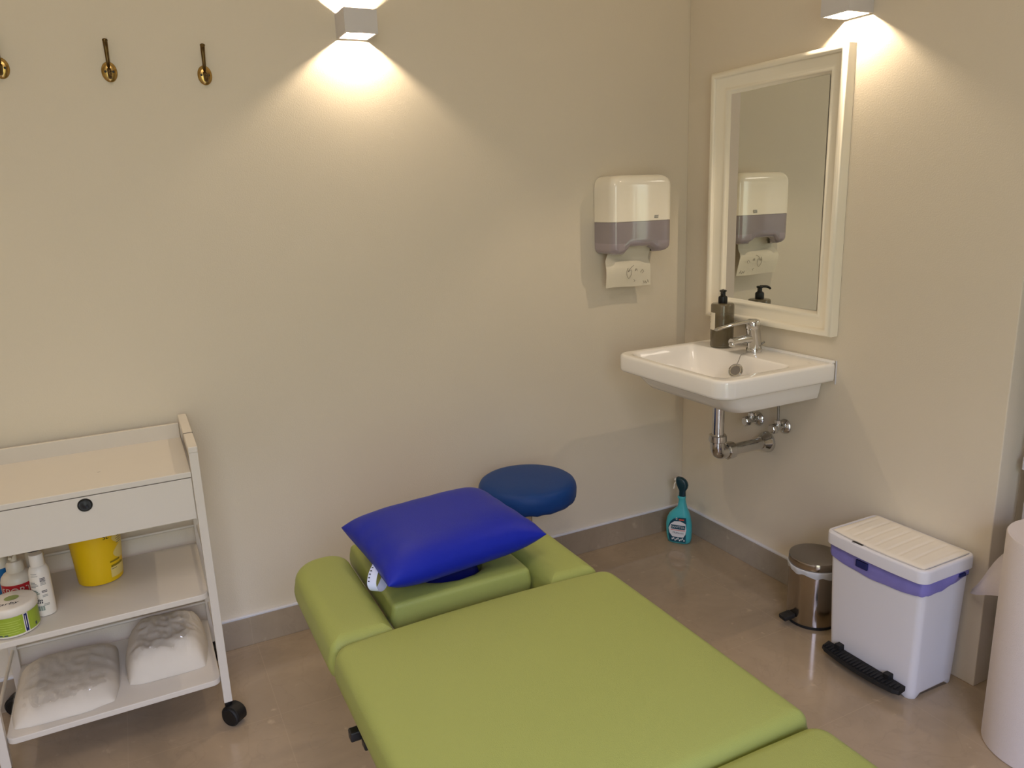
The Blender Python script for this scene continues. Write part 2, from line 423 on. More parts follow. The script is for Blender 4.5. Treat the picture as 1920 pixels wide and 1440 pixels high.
# ------------------------------------------------------------------ brass hooks
def coat_hook(x, label):
    t = thing('coat_hook', label, 'hook', (x, 0, 1.765), 0, 'brass hooks on the back wall')
    b = NB()
    lathe_m = Matrix.Rotation(pi/2, 4, 'X')
    lathe(b, [(.002, .0068), (.010, .0062), (.0155, .0045), (.0175, .002), (.018, 0)][::-1], 32, M=Matrix.Translation((0, 0, 0)) @ lathe_m @ Matrix.Diagonal((1.08, 1.45, 1, 1)))
    finish('back_plate', b, BRASS, t, True, 50)
    for s in (-1, 1):
        b = NB(); lathe(b, [(.0032, 0), (.0032, .0008), (.0015, .0014)], 14, M=Matrix.Translation((s*.009, -.0055, .0)) @ lathe_m); finish('screw', b, BLACK, t, True, 40)
    b = NB()
    P = smooth_path([(0, -.004, .012), (0, -.013, .022), (0, -.018, .042), (0, -.021, .060), (0, -.028, .074)], 5)
    n = len(P); tube(b, P, [.0040 + .0024*(i/n) for i in range(n)], 12)
    c = P[-1]; lathe(b, [(.001, -.0045), (.0055, -.003), (.0072, 0), (.0055, .003), (.001, .0045)], 16, c=tuple(c))
    finish('upper_prong', b, BRASS_DK, t, True)
    b = NB()
    P = smooth_path([(0, -.004, .006), (0, -.014, -.004), (0, -.024, -.016), (0, -.034, -.014), (0, -.038, -.004)], 5)
    n = len(P); tube(b, P, [.0055-.001*(i/n) for i in range(n)], 12)
    c = P[-1]; lathe(b, [(.001, -.0045), (.0045, -.003), (.006, 0), (.0045, .003), (.001, .0045)], 16, c=tuple(c))
    finish('lower_prong', b, BRASS_DK, t, True)
coat_hook(-2.202, 'brass coat hook on the back wall, cut off by the left edge of the photo')
coat_hook(-1.957, 'brass coat hook on the back wall, middle one of the three')
coat_hook(-1.718, 'brass coat hook on the back wall, nearest to the lamp')

# ------------------------------------------------------------------ paper towel dispenser
t = thing('towel_dispenser', 'wall mounted paper towel dispenser with glossy white cover and smoky purple window', 'dispenser', (-.2965, 0, 1.19))
def disp_pt(u, v):
    # front cover surface: u in x (local), v in z (local), slight convex front
    return (u, -.1-.004*cos(u*9), v)
hw = .1345
def disp_ring(z, ins=0., y1=-.004):
    # plan outline open at the wall: rounded front corners
    pts = []; r = .03; x0, x1, yf = -hw+ins, hw-ins, -.124+ins*.7
    pts.append((x0, y1, z))
    for k in range(9):
        a = pi+pi/2*k/8; pts.append((x0+r+r*cos(a), yf+r+r*sin(a), z))
    for k in range(1, 10):
        s = k/10; pts.append((x0+r+(x1-x0-2*r)*s, yf-.004*sin(pi*s), z))
    for k in range(9):
        a = 1.5*pi+pi/2*k/8; pts.append((x1-r+r*cos(a), yf+r+r*sin(a), z))
    pts.append((x1, y1, z)); return pts
b = NB()
R = [disp_ring(z, i) for z, i in ((.1145, .0), (.2, 0), (.236, 0), (.250, .002), (.261, .007), (.2685, .014), (.2735, .023), (.276, .034))]
loft(b, R, cap0=True, cap1=True)
cov = finish('cover', b, GLOSS_PL, t, True, 50)
b = NB()
# lower smoky window with the cut-out above the paper slot
def win_ring(f, ins):
    base = disp_ring(0, ins); out = []
    for x, y, z in base:
        notch = .0
        xs = x+.008
        w = max(0, min(1, (.074-abs(xs))/.022)); w = w*w*(3-2*w)
        zb = -.002 + .026*w
        zb += .004*max(0, min(1, (x-.03)/.03))*(1-w)
        out.append((x, y, zb + (.1135-zb)*f + 0))
    return out
R = [win_ring(-.02, .05), win_ring(0, .024), win_ring(0.03, .014), win_ring(.09, .006), win_ring(.17, .002), win_ring(.35, .001), win_ring(.6, .001), win_ring(1, .001)]
loft(b, R, cap0=False, cap1=False)
for f in b.faces:
    if f.calc_center_median().z < .036: f.material_index = 1
finish('window', b, [SMOKE, SMOKE_LT], t, True, 50)
b = NB(); box(b, -hw+.006, hw-.006, -.095, -.0005, .027, .25, bev=.004); box(b, -hw+.008, hw-.008, -.018, -.0005, .012, .255, bev=.004); finish('back_body', b, PUMP_W, t)
b = NB(); cyl(b, (hw-.003, -.045, .132), (hw+.008, -.045, .132), .005, n=16); box(b, hw+.006, hw+.022, -.049, -.041, .128, .136, bev=.001); finish('lock_key', b, GREY_MET, t, True, 40)
b = NB()
fn = lambda u, v: (.052+u+.15*v, -.1288, .128+v)
patch(b, -.009, .009, -.0055, .0055, fn, mi=0); fn2 = lambda u, v: (.052+u+.15*v, -.1293, .128+v)
text(b, 'TORK', .0068, fn2, 1)
finish('emblem', b, [TXT_GREY, BOTTLE_W], t)
# paper towel hanging out
t2 = thing('paper_towel', 'folded white paper towel hanging out of the dispenser', 'paper', (-.2875, -.055, 1.065))
b = NB()
prof = [(.165, -.012), (.135, -.006), (.112, -.002), (.10, -.006), (.088, -.014), (.072, -.020), (.045, -.016), (.02, -.010), (.0, -.006)]
xl = [-.112, -.118, -.126, -.133, -.138, -.140, -.138, -.136, -.135]; xr = [.064, .066, .06, .058, .058, .060, .064, .067, .069]
zr = [0, 0, -.002, -.002, 0, .001, .001, .0, -.001]
V = []
for j, (z, y) in enumerate(prof):
    row = []
    for i in range(15):
        s = i/14; row.append(b.verts.new((xl[j]+(xr[j]-xl[j])*s, y+.003*sin(s*5+j*.6), z+zr[j]*s*2+.0015*sin(s*7))))
    V.append(row)
for j in range(len(V)-1):
    for i in range(14): b.faces.new([V[j][i], V[j][i+1], V[j+1][i+1], V[j+1][i]])
def squig(pts, dy=-.0012):
    P = smooth_path([(x, 0, z) for x, z in pts], 5)
    Q = []
    for p in P:
        z = p.z; y = 0
        for (z1, y1), (z0, y0) in zip(prof[:-1], prof[1:]):
            if z0 <= z <= z1: y = y0+(y1-y0)*(z-z0)/(z1-z0)
        j = 5; Q.append((p.x, y-.0035, z))
    tube(b, Q, .0006, 5, mi=1)
squig([(-.045, .07), (-.05, .05), (-.038, .03), (-.028, .045), (-.03, .062), (-.045, .055), (-.03, .072), (-.018, .078)])
squig([(-.01, .066), (-.012, .056), (-.006, .064), (-.004, .055)])
squig([(.012, .05), (.02, .06), (.026, .052), (.02, .046)])
squig([(.03, .018), (.036, .008), (.04, .016), (.046, .006), (.052, .015), (.058, .008), (.05, .02)])
squig([(-.015, .025), (-.008, .02), (-.012, .016)])
pt = finish('towel_sheet', b, [PAPER, INK], t2, True)

# ------------------------------------------------------------------ mirror
MYAW = -.85
MY0, MY1, MZ0, MZ1 = -.166, -.748, .937, 1.806
t = thing('wall_mirror', 'tall white moulded frame mirror above the washbasin', 'mirror', (0, (MY0+MY1)/2, MZ0))
hy = (MY0-MY1)/2; Hh = MZ1-MZ0
prof = [(0, 0.0), (0, .030), (.0015, .036), (.006, .0405), (.012, .0425), (.018, .0405), (.0215, .037), (.0225, .033), (.026, .0305), (.036, .0265), (.048, .022), (.056, .0195), (.0585, .0215), (.062, .0225), (.066, .0215), (.068, .018), (.074, .013), (.078, .0105), (.078, .004)]
R = []
for o, h in prof:
    R.append([(-h-.001, -hy+o, o), (-h-.001, hy-o, o), (-h-.001, hy-o, Hh-o), (-h-.001, -hy+o, Hh-o)])
b = NB(); loft(b, R, cap0=False, cap1=False)
finish('frame', b, WHITE_PAINT, t, True, 60)
b = NB(); box(b, -.0135, -.012, -hy+.076, hy-.076, .076, Hh-.076)
gls = finish('mirror_glass', b, MIRROR, t); gls.rotation_euler = (0, 0, radians(MYAW))
b = NB(); box(b, -.011, -.0015, -hy+.012, hy-.012, .012, Hh-.012); finish('backing_board', b, WHITE_LAM, t)

# ------------------------------------------------------------------ washbasin
t = thing('washbasin', 'white ceramic washbasin fixed to the right wall under the mirror', 'sink', (0, -.47, .72))
# local: y from -.28 (near camera) to .28 (corner side); z: rim top at .13
b = NB()
xa, xb, ya, yb = -.472, -.002, -.281, .281
rad_o = (.055, .008, .008, .055)
O = lambda ins, z: [(x, y, z) for x, y in rrect(xa, xb, ya, yb, rad_o, inset=ins)]
def under(ins, z, ins2=.0):   # keeps the back at the wall
    x0, x1, y0, y1 = xa+ins, xb, ya+(ins if ins < .05 else .036+ins*.24), yb-(ins if ins < .05 else .02+ins*.2)
    return [(x, y, z) for x, y in rrect(x0, x1, y0, y1, (.05, .006, .006, .05))]
bx0, bx1, by0, by1 = -.438, -.145, -.232, .245
def bowl(ins, z, r=.03):
    return [(x, y, z) for x, y in rrect(bx0+ins*1.0, bx1-ins*.5, by0+ins, by1-ins, (r+.02, r, r, r+.02))]
R = [under(.118, 0.0), under(.106, .003), under(.085, .022), under(.060, .050), under(.045, .068), under(.006, .070), O(0.001, .074), O(0, .08), O(0, .12), O(.0015, .1265), O(.006, .130), O(.012, .1305),
     bowl(-.010, .1302), bowl(-.002, .129), bowl(.003, .124), bowl(.012, .10), bowl(.03, .055), bowl(.055, .03), bowl(.10, .018)]
loft(b, R)
# upstand ridge along the wall
box(b, -.016, -.001, -.279, .279, .128, .139, bev=.004)
finish('basin', b, CERAMIC, t, True, 55)
b = NB(); lathe(b, [(.024, 0), (.024, .003), (.018, .003), (.016, .001)], 28, c=(-.29, .005, .0175)); finish('drain_ring', b, CHROME, t, True, 40)
b = NB(); fn = lambda u, v: (-.07+v, -.235+u, .1312); patch(b, -.006, .006, -.0015, .0015, fn); finish('maker_mark', b, TXT_GREY, t)
b = NB(); box(b, -.003, 0, -.284, -.280, .06, .138, bev=.001); finish('sealant_joint', b, SEALANT, t)

# waste pipe
t = thing('waste_pipe', 'chrome waste pipe with an elbow from the washbasin drain to the wall', 'pipe', (0, -.475, .50))
b = NB(); cyl(b, (-.235, .002, .222), (-.235, .002, .192), .033, n=24, bev=.003); cyl(b, (-.235, .002, .19), (-.235, .002, .06), .0205); finish('tailpipe', b, CHROME, t, True, 40)
b = NB()
cyl(b, (-.235, .002, .078), (-.235, .002, .052), .031, n=10, bev=.003)
tube(b, smooth_path([(-.235, .002, .055), (-.235, .002, .03), (-.228, .002, .015), (-.212, .002, .01), (-.19, .002, .01)], 5), .0245, 20)
cyl(b, (-.197, .002, .01), (-.165, .002, .01), .031, n=10, bev=.003)
finish('elbow', b, CHROME, t, True, 40)
b = NB(); cyl(b, (-.17, .002, .01), (-.002, .002, .01), .0205); finish('horizontal_pipe', b, CHROME, t, True, 40)
b = NB(); lathe(b, [(.039, 0), (.0385, .004), (.033, .016), (.026, .026), (.023, .034)], 30, M=Matrix.Translation((-.0005, .002, .01)) @ Matrix.Rotation(-pi/2, 4, 'Y'), cap1=True); finish('wall_flange', b, CHROME, t, True, 50)

def angle_valve(label, y, z, hose_top):
    t = thing('angle_valve', label, 'valve', (0, y, z))
    b = NB(); lathe(b, [(.027, 0), (.026, .003), (.018, .009), (.012, .013)], 26, M=Matrix.Translation((-.0005, 0, 0)) @ Matrix.Rotation(-pi/2, 4, 'Y')); cyl(b, (-.008, 0, 0), (-.022, 0, 0), .014, n=6); finish('wall_rosette', b, CHROME, t, True, 50)
    b = NB(); cyl(b, (-.01, 0, 0), (-.045, 0, 0), .0095, n=18); cyl(b, (-.036, 0, .0), (-.036, 0, .024), .009, n=18); cyl(b, (-.036, 0, .018), (-.036, 0, .028), .0115, n=6); finish('valve_body', b, CHROME, t, True, 40)
    b = NB()
    n = 24
    rr = [[(-.045-d, (r+(.0016 if (k % 3 == 0) else 0))*cos(2*pi*k/n), (r+(.0016 if (k % 3 == 0) else 0))*sin(2*pi*k/n)) for k in range(n)] for d, r in ((0, .0135), (.004, .017), (.018, .017), (.023, .013))]
    loft(b, rr); finish('turn_knob', b, CHROME, t, True, 40)
    b = NB(); tube(b, smooth_path([(-.036, 0, .026), (-.036, 0, .05), (-.036+(hose_top[0]), hose_top[1], hose_top[2])], 5), .0042, 10); finish('supply_hose', b, GREY_MET, t, True)
angle_valve('chrome angle valve under the washbasin, above the waste pipe', -.425, .585, (-.01, -.01, .13))
angle_valve('chrome angle valve under the washbasin, right one with the visible hose', -.553, .588, (.0, .004, .15))

# mixer tap
t = thing('mixer_tap', 'chrome single lever mixer tap on the washbasin', 'tap', (-.078, -.468, .8505))
b = NB(); lathe(b, [(.0265, 0), (.027, .003), (.0265, .014), (.025, .016)], 32); finish('base_ring', b, CHROME, t, True, 40)
b = NB()
P = [(0, 0, .014), (-.001, 0, .04), (-.004, 0, .065), (-.008, 0, .085)]
tube(b, P, [.0245, .024, .0235, .0235], 28); finish('body', b, CHROME, t, True, 50)
b = NB()
tube(b, [(-.008, 0, .085), (-.0085, 0, .088), (-.010, 0, .106), (-.0105, 0, .113), (-.0105, 0, .117)], [.0235, .0255, .0255, .0225, .014], 28)
finish('lever_cap', b, CHROME, t, True, 50)
b = NB()
P = smooth_path([(-.012, .002, .106), (-.04, .008, .108), (-.08, .016, .104), (-.12, .026, .096), (-.145, .032, .089)], 5)
n = len(P); rings = []
for i, p in enumerate(P):
    s = i/(n-1); w = .017*(1-s)+.011*s; h = .0075*(1-s)+.0045*s
    rings.append([(p.x, p.y+w*cos(a), p.z+h*sin(a)) for a in [2*pi*k/14 for k in range(14)]])
loft(b, rings); finish('lever', b, CHROME, t, True, 60)
b = NB()
P = smooth_path([(-.008, 0, .048), (-.04, .0, .05), (-.08, 0, .049), (-.105, 0, .046)], 4)
n = len(P); rings = []
for i, p in enumerate(P):
    s = i/(n-1); w = .016*(1-s)+.014*s; h = .0155*(1-s)+.0125*s
    rings.append([(p.x, p.y+w*cos(a), p.z+h*sin(a)) for a in [2*pi*k/18 for k in range(18)]])
loft(b, rings); cyl(b, (-.1, 0, .046), (-.1, 0, .031), .0115, n=20, bev=.002); finish('spout', b, CHROME, t, True, 50)
b = NB(); lathe(b, [(.0235, .024), (.0245, .026), (.0235, .028)], 28, cap0=False, cap1=False); cyl(b, (.02, -.012, .026), (.03, -.018, .036), .003, n=10); finish('chain_ring', b, GREY_MET, t, True)

# plug on its chain
t = thing('basin_plug', 'chrome rimmed basin plug on a chain hanging into the washbasin', 'plug', (-.175, -.512, .80))
d = Vector((-.72, -.28, .62)).normalized(); c = Vector((-.026, .0, .008))
b = NB(); cyl(b, c-d*.004, c+d*.002, .0255, .0255, n=32, bev=.0015); lathe(b, [(.020, 0), (.0225, .0025), (.0255, 0), (.0225, -.001)], 32, M=Matrix.Translation(c+d*.002) @ d.to_track_quat('Z', 'Y').to_matrix().to_4x4(), cap0=False, cap1=False); finish('plug_disc', b, CHROME, t, True, 40)
b = NB(); cyl(b, c+d*.0019, c+d*.0026, .017, n=32); finish('plug_face', b, mat('grey_plug_face', (112, 108, 104), .45), t, True, 40)
b = NB(); cyl(b, c-d*.004, c-d*.016, .012, .009, n=20); finish('plug_stopper', b, RUBBER, t, True, 40)
b = NB()
P = smooth_path([c+Vector((0, -.004, .02)), (-.012, .002, .04), (.006, .012, .0535), (.03, .026, .054), (.06, .036, .055)], 8)
for i in range(len(P)-1):
    m_ = (P[i]+P[i+1])/2; lathe(b, [(.0004, -.0016), (.0014, -.0008), (.0016, 0), (.0014, .0008), (.0004, .0016)], 8, c=tuple(P[i]))
tube(b, P, .0007, 6)
finish('chain', b, GREY_MET, t, True)

# soap bottle
t = thing('soap_dispenser', 'smoky brown soap bottle with black pump on the washbasin', 'bottle', (-.098, -.327, .851))
r = .041
b = NB(); lathe(b, [(.036, 0), (r-.001, .002), (r, .006), (r, .150), (r-.001, .155), (r-.005, .1575), (.014, .1585), (.014, .162)], 40); finish('bottle', b, BROWN_BT, t, True, 50)
b = NB(); lathe(b, [(.034, .007), (r-.0035, .009), (r-.0035, .118), (.001, .118)], 36); finish('liquid', b, BROWN_LIQ, t, True, 50)
b = NB(); lathe(b, [(.015, .158), (.016, .16), (.016, .176), (.015, .181), (.0105, .184), (.0085, .186), (.0085, .197), (.012, .199), (.0125, .203), (.01, .205)], 28)
P = smooth_path([(0, 0, .2025), (-.015, -.012, .2035), (-.024, -.02, .200), (-.029, -.024, .194)], 4)
tube(b, P, [.0055-.002*i/len(P) for i in range(len(P))], 12)
finish('pump', b, BLACK, t, True, 40)
b = NB(); a0 = radians(152)
f1 = on_cyl(0, 0, r, a0, .075, .0006)
patch(b, -.029, .028, -.010, .052, f1, 14, 1, 0)
f2 = on_cyl(0, 0, r, a0, .075, .001)
for k, (v, w) in enumerate([(.044, .012), (.034, .018), (.026, .016), (.016, .018), (.0, .01)]): patch(b, -.004-w/2, -.004+w/2, v-.0012, v+.0012, f2, 4, 1, 1)
finish('label_sticker', b, [PAPER, TXT_GREY], t)

# ------------------------------------------------------------------ spray bottle
t = thing('spray_bottle', 'turquoise spray bottle of cleaner standing in the corner on the floor', 'bottle', (-.108, -.118, 0), radians(-52))
# local: label faces -y, width in x, trigger nozzle towards -x
def sp_ring(z, w0, w1, d, n=28, cx=None):
    c = (w1+w0)/2; a = (w1-w0)/2
    out = []
    for k in range(n):
        th = 2*pi*k/n; cc, ss = cos(th), sin(th)
        e = .75
        out.append((c+a*abs(cc)**e*(1 if cc > 0 else -1), d*abs(ss)**e*(1 if ss > 0 else -1), z))
    return out
b = NB()
R = [sp_ring(z, a, c, d) for z, a, c, d in ((0, -.038, .044, .021), (.004, -.043, .049, .025), (.02, -.047, .053, .0275), (.05, -.050, .054, .029), (.08, -.051, .053, .029), (.105, -.047, .049, .028), (.125, -.037, .044, .026), (.142, -.020, .037, .022), (.155, -.006, .032, .019), (.175, -.002, .028, .0165), (.190, -.001, .026, .0145), (.1945, -.006, .027, .016), (.2, -.006, .027, .016), (.204, 0, .025, .013))]
loft(b, R); finish('bottle_body', b, TEAL, t, True, 60)
b = NB()
R = [sp_ring(z, a, c, d) for z, a, c, d in ((.203, -.001, .027, .0145), (.224, 0, .026, .0145), (.23, -.002, .03, .0145), (.237, -.006, .034, .0145), (.25, -.012, .036, .014), (.262, -.014, .033, .0135), (.272, -.014, .026, .0125), (.279, -.012, .014, .010), (.281, -.009, .006, .007))]
loft(b, R); finish('trigger_head', b, TEAL_DK, t, True, 60)
b = NB(); tube(b, smooth_path([(-.012, 0, .262), (-.019, 0, .25), (-.020, 0, .238), (-.023, 0, .228)], 4), [.003]*13, 8); cyl(b, (-.013, 0, .268), (-.020, 0, .27), .0055, n=14); finish('trigger', b, BOTTLE_W, t, True, 50)
b = NB()
def lab(u, v, d=.0):   # wrap on the front of the superellipse body
    zz = .066+v
    return (u+.001, -.0292-.0008-d+(abs(u)/.05)**3*.010, zz)
L0 = lambda u, v: lab(u, v, 0); L1 = lambda u, v: lab(u, v, .0004); L2 = lambda u, v: lab(u, v, .0008)
# dark backdrop shape
V = [(-.030, -.056), (.034, -.056), (.036, .03), (.034, .052), (.008, .052), (-.014, .046), (-.029, .03), (-.037, .01), (-.037, -.03)]
def poly(b, pts, fn, mi, sub=6):
    # fan built as thin rows so it follows the curve
    ys = sorted(set([p[1] for p in pts])); 
    lo, hi = min(ys), max(ys); rows = []
    def span(y):
        xs = []
        for (x0, y0), (x1, y1) in zip(pts, pts[1:]+pts[:1]):
            if (y0 <= y <= y1) or (y1 <= y <= y0):
                if abs(y1-y0) < 1e-9: xs += [x0, x1]
                else: xs.append(x0+(x1-x0)*(y-y0)/(y1-y0))
        return min(xs), max(xs)
    N = 24
    for j in range(N+1):
        y = lo+(hi-lo)*j/N; y = min(max(y, lo+1e-7), hi-1e-7); a, c = span(y)
        rows.append([b.verts.new(fn(a+(c-a)*i/sub, y)) for i in range(sub+1)])
    for j in range(N):
        for i in range(sub):
            f = b.faces.new([rows[j][i], rows[j][i+1], rows[j+1][i+1], rows[j+1][i]]); f.material_index = mi
poly(b, V, L0, 0)
V2 = [(-.02, -.034), (.025, -.034), (.033, -.02), (.036, .0), (.033, .026), (.012, .036), (-.012, .034), (-.028, .02), (-.0365, .0), (-.032, -.02)]
poly(b, V2, L1, 1)
patch(b, -.026, .032, .0, .018, L2, 6, 1, 0)
L3 = lambda u, v: lab(u, v, .0014)
L4 = lambda u, v: lab(u, v, .0018)
text(b, 'SANYTOL', .0125, lambda u, v: L3(u+.003, v+.009), 1, 1.0)
patch(b, -.026, .032, -.0055, -.003, lambda u, v: L2(u, v-.0+.00*u), 6, 1, 2)
text(b, 'Multiusos', .0115, lambda u, v: L3(u+.004, v-.0155), 0, 1.0)
text(b, '0', .015, lambda u, v: L3(u-.003, v+.0455), 1); patch(b, .007, .027, .040, .046, L3, 4, 1, 2)
for k in range(9):
    u = -.022+k*.006; v = -.044+.004*sin(k*2.1)
    patch(b, u, u+.0045, v-.003, v+.004, L3, 1, 1, 1)
finish('label_print', b, [TEAL_LB, LB_WHITE, ORANGE], t)

# ------------------------------------------------------------------ steel pedal bin
t = thing('steel_pedal_bin', 'small polished steel pedal bin against the right wall', 'bin', (-.104, -.806, 0), radians(0))
r = .08
b = NB(); lathe(b, [(r-.002, 0), (r+.001, .002), (r+.001, .010), (r-.002, .012)], 48); finish('base_ring', b, RUBBER, t, True, 40)
b = NB(); lathe(b, [(r, .011), (r, .195), (r+.0005, .2)], 56, cap1=False, cap0=False); finish('drum', b, STEEL, t, True, 40)
b = NB()
n = 60; rr = []
for j, (z, rb) in enumerate(((.203, .0785), (.2075, .0835), (.202, .0845), (.196, .0838), (.187, .0815))):
    rr.append([((rb+.0015*sin(k*1.7)*(j > 1))*cos(2*pi*k/n), (rb+.0015*sin(k*1.7)*(j > 1))*sin(2*pi*k/n), z-(.010*max(0, sin(2*pi*k/n*1.0+2.6))+.003*sin(k*.9))*(j > 2)) for k in range(n)])
loft(b, rr, False, False); finish('bin_liner', b, BAGW, t, True)
b = NB(); lathe(b, [(r+.001, .207), (r+.0025, .209), (r+.0025, .228), (r+.001, .232), (r-.004, .2335), (r-.03, .236), (.001, .2375)], 56)
for f in b.faces:
    if f.calc_center_median().z > .2325: f.material_index = 1
finish('lid', b, [STEEL, STEEL_LID], t, True, 40)
pd = Vector((cos(radians(172)), sin(radians(172)), 0)); pn = Vector((-pd.y, pd.x, 0))
b = NB()
M = Matrix.Translation(pd*.1 + Vector((0, 0, .030))) @ Matrix.Rotation(radians(172), 4, 'Z') @ Matrix.Rotation(radians(8), 4, 'Y')
rbox(b, -.022, .022, -.017, .017, -.006, .008, .006, .003, M=M)
cyl(b, pd*.078+Vector((0, 0, .024)), pd*.1+Vector((0, 0, .028)), .006)
finish('pedal', b, RUBBER, t, True, 50)

# ------------------------------------------------------------------ white pedal bin
t = thing('plastic_pedal_bin', 'large white rectangular pedal bin with lilac liner', 'bin', (-.122, -1.108, 0))
# local: x from -.095 to .098 (front to wall), y from -.15 to .155
x0, x1, y0, y1 = -.095, .098, -.150, .152
b = NB()
R = []
for z, tp in ((.0, .012), (.004, .010), (.02, .009), (.1, .006), (.2, .003), (.3, .0), (.372, -.002)):
    R.append([(x, y, z if z > .001 else (0.0 if (abs(abs(x+0)-.09) < .03 and abs(abs(y)-.15) < .03) else .0)) for x, y in rrect(x0+tp, x1-tp*.5, y0+tp, y1-tp, .018, bow=(0, 0, 0, .008), m=8)])
# arched foot: raise the bottom edge between the corners
for j in (0, 1):
    R[j] = [(x, y, (z + (.012 if (abs(y) < .118 and abs(x) > .06) or (abs(x-.003) < .062 and abs(y) > .1) else 0))) for x, y, z in R[j]]
loft(b, R, cap0=True, cap1=True)
finish('body', b, WHITE_PL, t, True, 50)
b = NB()   # liner folded over the rim
def lin(z, off, w, k0):
    pts = rrect(x0-off, x1+off*.2, y0-off, y1+off, .02, bow=(0, 0, 0, .008), m=14)
    n = len(pts); return [(x+w*sin(i*.9+k0), y+w*cos(i*.8+k0), z+dz(i, n, z)) for i, (x, y) in enumerate(pts)]
def dz(i, n, z):
    if z > .345: return 0
    x, y = rrect(x0, x1, y0, y1, .02, bow=(0, 0, 0, .008), m=14)[i]
    base = -.012*(1-(y/.15)**2)*(x < -.05)          # droops in the middle of the front
    side = .018*max(0, (x+.02)/.1)*(y < -.1)         # rises towards the wall on the near side
    return base+side+.001*sin(i*1.3)
R = [lin(.372, .0045, .0, 0), lin(.36, .0065, .0006, 1), lin(.348, .006, .0008, 2), lin(.338, .0065, .0009, 3), lin(.328, .004, .0004, 1)]
loft(b, R, False, False); finish('bin_liner', b, BAGP, t, True)
b = NB(); rbox(b, -.1145, -.1105, .010, .048, .338, .3585, .004, .001, M=None); finish('front_slot', b, NAVY, t)
b = NB(); box(b, .04, .066, -.1615, -.155, .352, .362, bev=.002); finish('side_slot', b, NAVY, t)
# lid: outer rim plus ribbed panel
b = NB()
lx0, lx1, ly0, ly1 = -.112, .106, -.162, .162
LB = (0, 0, 0, .010)
O = lambda ins, z: [(x, y, z) for x, y in rrect(lx0, lx1, ly0, ly1, .024, inset=ins, bow=LB, m=12)]
R = [O(.004, .368), O(.0, .370), O(0, .401), O(.0015, .4055), O(.005, .4075), O(.010, .4075), O(.0115, .404), O(.03, .4035)]
loft(b, R); finish('lid_rim', b, WHITE_PL, t, True, 45)
b = NB()
NX, NY = 26, 90
def lidp(i, j, top=True):
    s, q = i/NX, j/NY
    x = lx0+.016+(lx1-lx0-.026)*s; y = ly0+.016+(ly1-ly0-.032)*q
    u = 2*s-1; v = 2*q-1
    x += -.010*(1-v*v)*(1-s)
    ed = min(s, 1-s)*.19; eq = min(q, 1-q)*.29
    e = min(ed, eq); rim = min(1, e/.010)
    rib = 0
    ph = (q*8+.22*(1-s)**2*1.5) % 1
    rib = max(0, 1-abs(ph-.5)/.16); rib = rib*rib*(3-2*rib)
    fade = min(1, max(0, (ed-.012)/.012))*min(1, max(0, (eq-.012)/.01))
    z = .4085+.0035*rim - .0022*rib*fade
    return (x, y, z)
V = [[b.verts.new(lidp(i, j)) for i in range(NX+1)] for j in range(NY+1)]
for j in range(NY):
    for i in range(NX): b.faces.new([V[j][i], V[j][i+1], V[j+1][i+1], V[j+1][i]])
bd = [e for e in b.edges if e.is_boundary]
ex = bmesh.ops.extrude_edge_only(b, edges=bd)
for v in [g for g in ex['geom'] if isinstance(g, bmesh.types.BMVert)]: v.co.z = .405
finish('lid_panel', b, LID_PL, t, True, 60)
b = NB(); box(b, -.1185, -.112, .030, .064, .4045, .4065, bev=.001); box(b, -.1165, -.1085, .030, .064, .4075, .4085, bev=.0004); finish('lid_catch', b, BLACK, t)
b = NB()   # wide pedal
R = []
for k in range(17):
    s = k/16; y = -.128+.262*s; bw = -.014*(1-(2*s-1)**2); e = .006 if k in (0, 16) else 0
    xo = -.132+bw+e; xi = -.098
    R.append([(xi, y, .026+.004), (xo+.004, y, .024), (xo, y, .028), (xo+.002, y, .038-e*.3), (xi, y, .044)])
loft(b, R)
for k in range(22):
    y = -.118+.0115*k; s = (y+.128)/.262; bw = -.014*(1-(2*s-1)**2)
    box(b, -.127+bw, -.104, y, y+.005, .0385, .0435, M=Matrix.Identity(4))
for y in (-.085, .082): box(b, -.112, -.086, y, y+.02, .034, .056, bev=.002)
finish('foot_pedal', b, RUBBER, t)

# ------------------------------------------------------------------ couch paper roll
RC = (-.094, -1.528); RR = .131; RH = .572
t = thing('paper_roll', 'tall standing roll of white examination couch paper on the floor at right', 'paper roll', (RC[0], RC[1], 0))
b = NB()
prof = [(RR-.003, 0), (RR, .003), (RR, RH-.003), (RR-.002, RH), (RR*.8, RH-.001), (RR*.6, RH+.0005), (RR*.45, RH-.001), (.028, RH), (.028, RH-.03), (.001, RH-.03)]
lathe(b, prof, 72); finish('rolled_paper', b, PAPER_ROLL, t, True, 40)
b = NB(); lathe(b, [(.0275, 0.001), (.0275, RH+.001), (.024, RH+.001), (.024, .001)], 32, cap0=False, cap1=False); finish('cardboard_core', b, mat('cardboard', (168, 140, 106), .8), t, True, 40)
b = NB()   # loose torn end leaving the roll towards the bin
pts = []
top = []; bot = []
N = 14
for k in range(N+1):
    s = k/N
    # from tangent on the roll's left-back side towards the wall corner
    x = -.12+.100*s; y = -1.402+.136*s
    x -= .012*sin(pi*s)
    ztop = .500-.205*s+.006*sin(s*7); zb = .372-.082*s+.003*sin(s*5)
    if ztop < zb+.002: ztop = zb+.002
    x -= RC[0]; y -= RC[1]
    top.append((x, y, ztop)); bot.append((x, y, zb))
for k in range(N):
    rows = 6; 
V = []
for k in range(N+1):
    V.append([b.verts.new((top[k][0]*(j/6)+bot[k][0]*(1-j/6)-.003*sin(j), top[k][1], bot[k][2]+(top[k][2]-bot[k][2])*j/6)) for j in range(7)])
for k in range(N):
    for j in range(6): b.faces.new([V[k][j], V[k+1][j], V[k+1][j+1], V[k][j+1]])
finish('loose_end', b, PAPER_ROLL, t, True)

